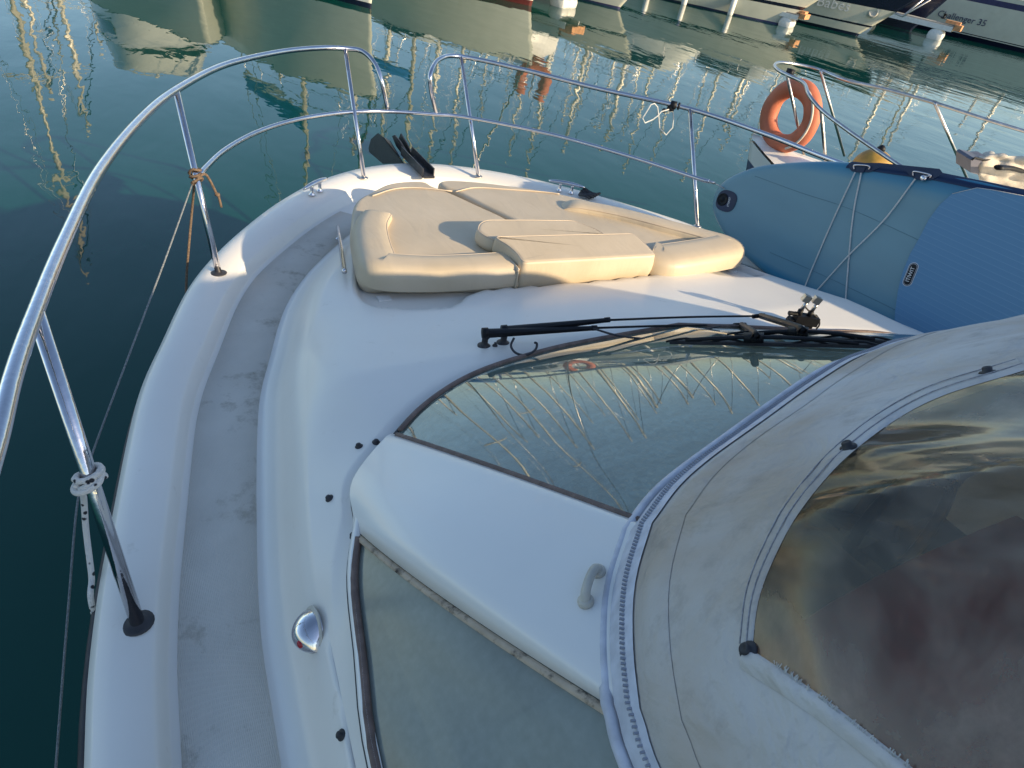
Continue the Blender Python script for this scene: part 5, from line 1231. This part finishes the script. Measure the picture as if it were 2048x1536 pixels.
# sailing yachts whose hulls lie beyond the top edge: their masts stand in the water's reflection
masts = [((20, 0), (180, 560), 22, 'tan_canvas'), ((45, 0), (108, 190), 26, 'tan_canvas'), ((126, 0), (172, 265), 24, None), ((178, 0), (207, 95), 30, None), ((300, 30), (318, 158), 27, None), ((556, 60), (562, 165), 25, None),
         ((748, 100), (695, 320), 25, None), ((790, 120), (772, 300), 27, None), ((866, 130), (880, 352), 28, None), ((935, 170), (900, 350), 31, None), ((1125, 150), (1036, 345), 34, None), ((1180, 200), (1100, 300), 38, None), ((1250, 190), (1195, 290), 42, None), ((1480, 190), (1440, 260), 52, None), ((1790, 127), (1700, 330), 66, None), ((1850, 140), (1770, 300), 74, None), ((1960, 170), (1930, 250), 95, None), ((2040, 130), (1925, 320), 88, None)]
desc = ['tan sail cover, leftmost in the reflections', 'tan sail cover, second from the left', 'bare boom, third from the left', 'bare boom, fourth from the left']
random.seed(21)
for k, (q0, q1, D, cov) in enumerate(masts):
    if k < 11: D *= 1.5
    p = at(q0[0] * .5 + q1[0] * .5, max(0, q0[1] * .5 + q1[1] * .5), 0); v = np.array([p[0] - CP[0], p[1] - CP[1]]); v /= np.linalg.norm(v)
    t = at(*q1, 0); dd = np.hypot(t[0] - CP[0], t[1] - CP[1]); H = CH * (D / dd - 1); base = CP[:2] + v * D
    hd = np.array([.35, -.94]) if k < 6 else np.array([.42, -.91]); hd = hd / np.linalg.norm(hd); Lb = 9.5 + (k % 3)
    stem = base + hd * 4.0
    if k in (6, 7, 8, 9, 10):                                   # beyond the near row
        stem = base + hd * 3.6
    bi = boat('sailing_yacht', (stem[0], stem[1]), (hd[0], hd[1]), Lb, 3.1, 1.25, .7, [(-.4, .08, 'hull_navy' if k % 3 else 'red', 'boot_top'), (.08, .86, 'hull_white', 'hull'), (.86, .90, 'hull_navy', 'stripe'), (.92, 1.0, 'hull_white', 'toe_rail')],
              'far white sailing yacht whose mast reflects as the %s' % ['longest bright streak', 'golden streak beside the longest one', 'third streak from the left', 'short fourth streak', 'streak right of the beige reflection', 'faint streak above the left rail curve', 'streak left of the bow anchor', 'streak just left of the rail opening', 'streak inside the rail opening', 'streak behind the right-hand opening post', 'slanting bright streak right of the opening', 'thin streak above the sunpad', 'second thin streak above the sunpad', 'faint streak near the white wire hook', 'bright streak right of the lifebuoy', 'pale streak second right of the lifebuoy', 'short streak above the second boat rail', 'streak above the canvas heap'][k], 'sailing yacht', 'sailing yachts moored across the fairway')
    cabin(bi, -2.4, -6.8, 2.0, 1.25, 1.7); mast(bi, -4.0, max(3, H - 1.25), 3.6, cover=cov or random.choice(['blue_canvas', 'white', 'tan_canvas']), r=.075 + D * .0016)
    rails(bi, n=4)
# crowded back row, copies of one yacht
last_yacht = bi['root']; LBL = 'white sailing yacht in the crowded back row, mast mirrored in the windscreen'
proto = boat('sailing_yacht', (0, 0), (.42, -.91), 10, 3.1, 1.25, .7, [(-.4, .08, 'hull_navy', 'boot_top'), (.08, .92, 'hull_white', 'hull'), (.92, 1.0, 'hull_stripe', 'toe_rail')], LBL, 'sailing yacht', 'sailing yachts in the crowded back row')
cabin(proto, -2.4, -6.8, 2.0, 1.25, 1.7); mast(proto, -4.0, 14, 3.6, cover='blue_canvas', r=.14); rails(proto, n=4)
random.seed(5)
for k in range(16):
    o = proto['root'] if k == 0 else copy_tree(proto['root'])
    o['label'] = 'white sailing yacht in the crowded back row, %s from its left end' % ['first', 'second', 'third', 'fourth', 'fifth', 'sixth', 'seventh', 'eighth', 'ninth', 'tenth', 'eleventh', 'twelfth', 'thirteenth', 'fourteenth', 'fifteenth', 'sixteenth'][k]
    az = R(lerp(62, 34, (k + .5) / 16)); D = 62 + (k % 3) * 9
    o.location = (CP[0] + D * math.cos(az), D * math.sin(az), 0); sc_ = random.uniform(.85, 1.25); o.scale = (1, 1, sc_)
# a blunt motor boat stern, reflected at upper left, and the quay behind the row
p = at(360, 10, 0); v = np.array([p[0] - CP[0], p[1] - CP[1]]); v /= np.linalg.norm(v); s_ = CP[:2] + v * 18.5
b0_ = boat('motor_cruiser', (s_[0] + .4, s_[1]), (.15, -.99), 9, 3.9, 1.3, .5, [(-.4, .10, 'red', 'boot_top'), (.10, .8, 'hull_white', 'hull'), (.8, 1.0, 'hull_white', 'topsides')], 'beige flybridge cruiser seen only as a wide reflection at upper left', 'motor cruiser')
cabin(b0_, -1.5, -7.5, 3.2, 1.3, 2.6); cabin(b0_, -3.0, -7, 2.6, 2.6, 3.5, win=False, name='flybridge')
fwd = np.array([.49, .87]); fwd /= np.linalg.norm(fwd)
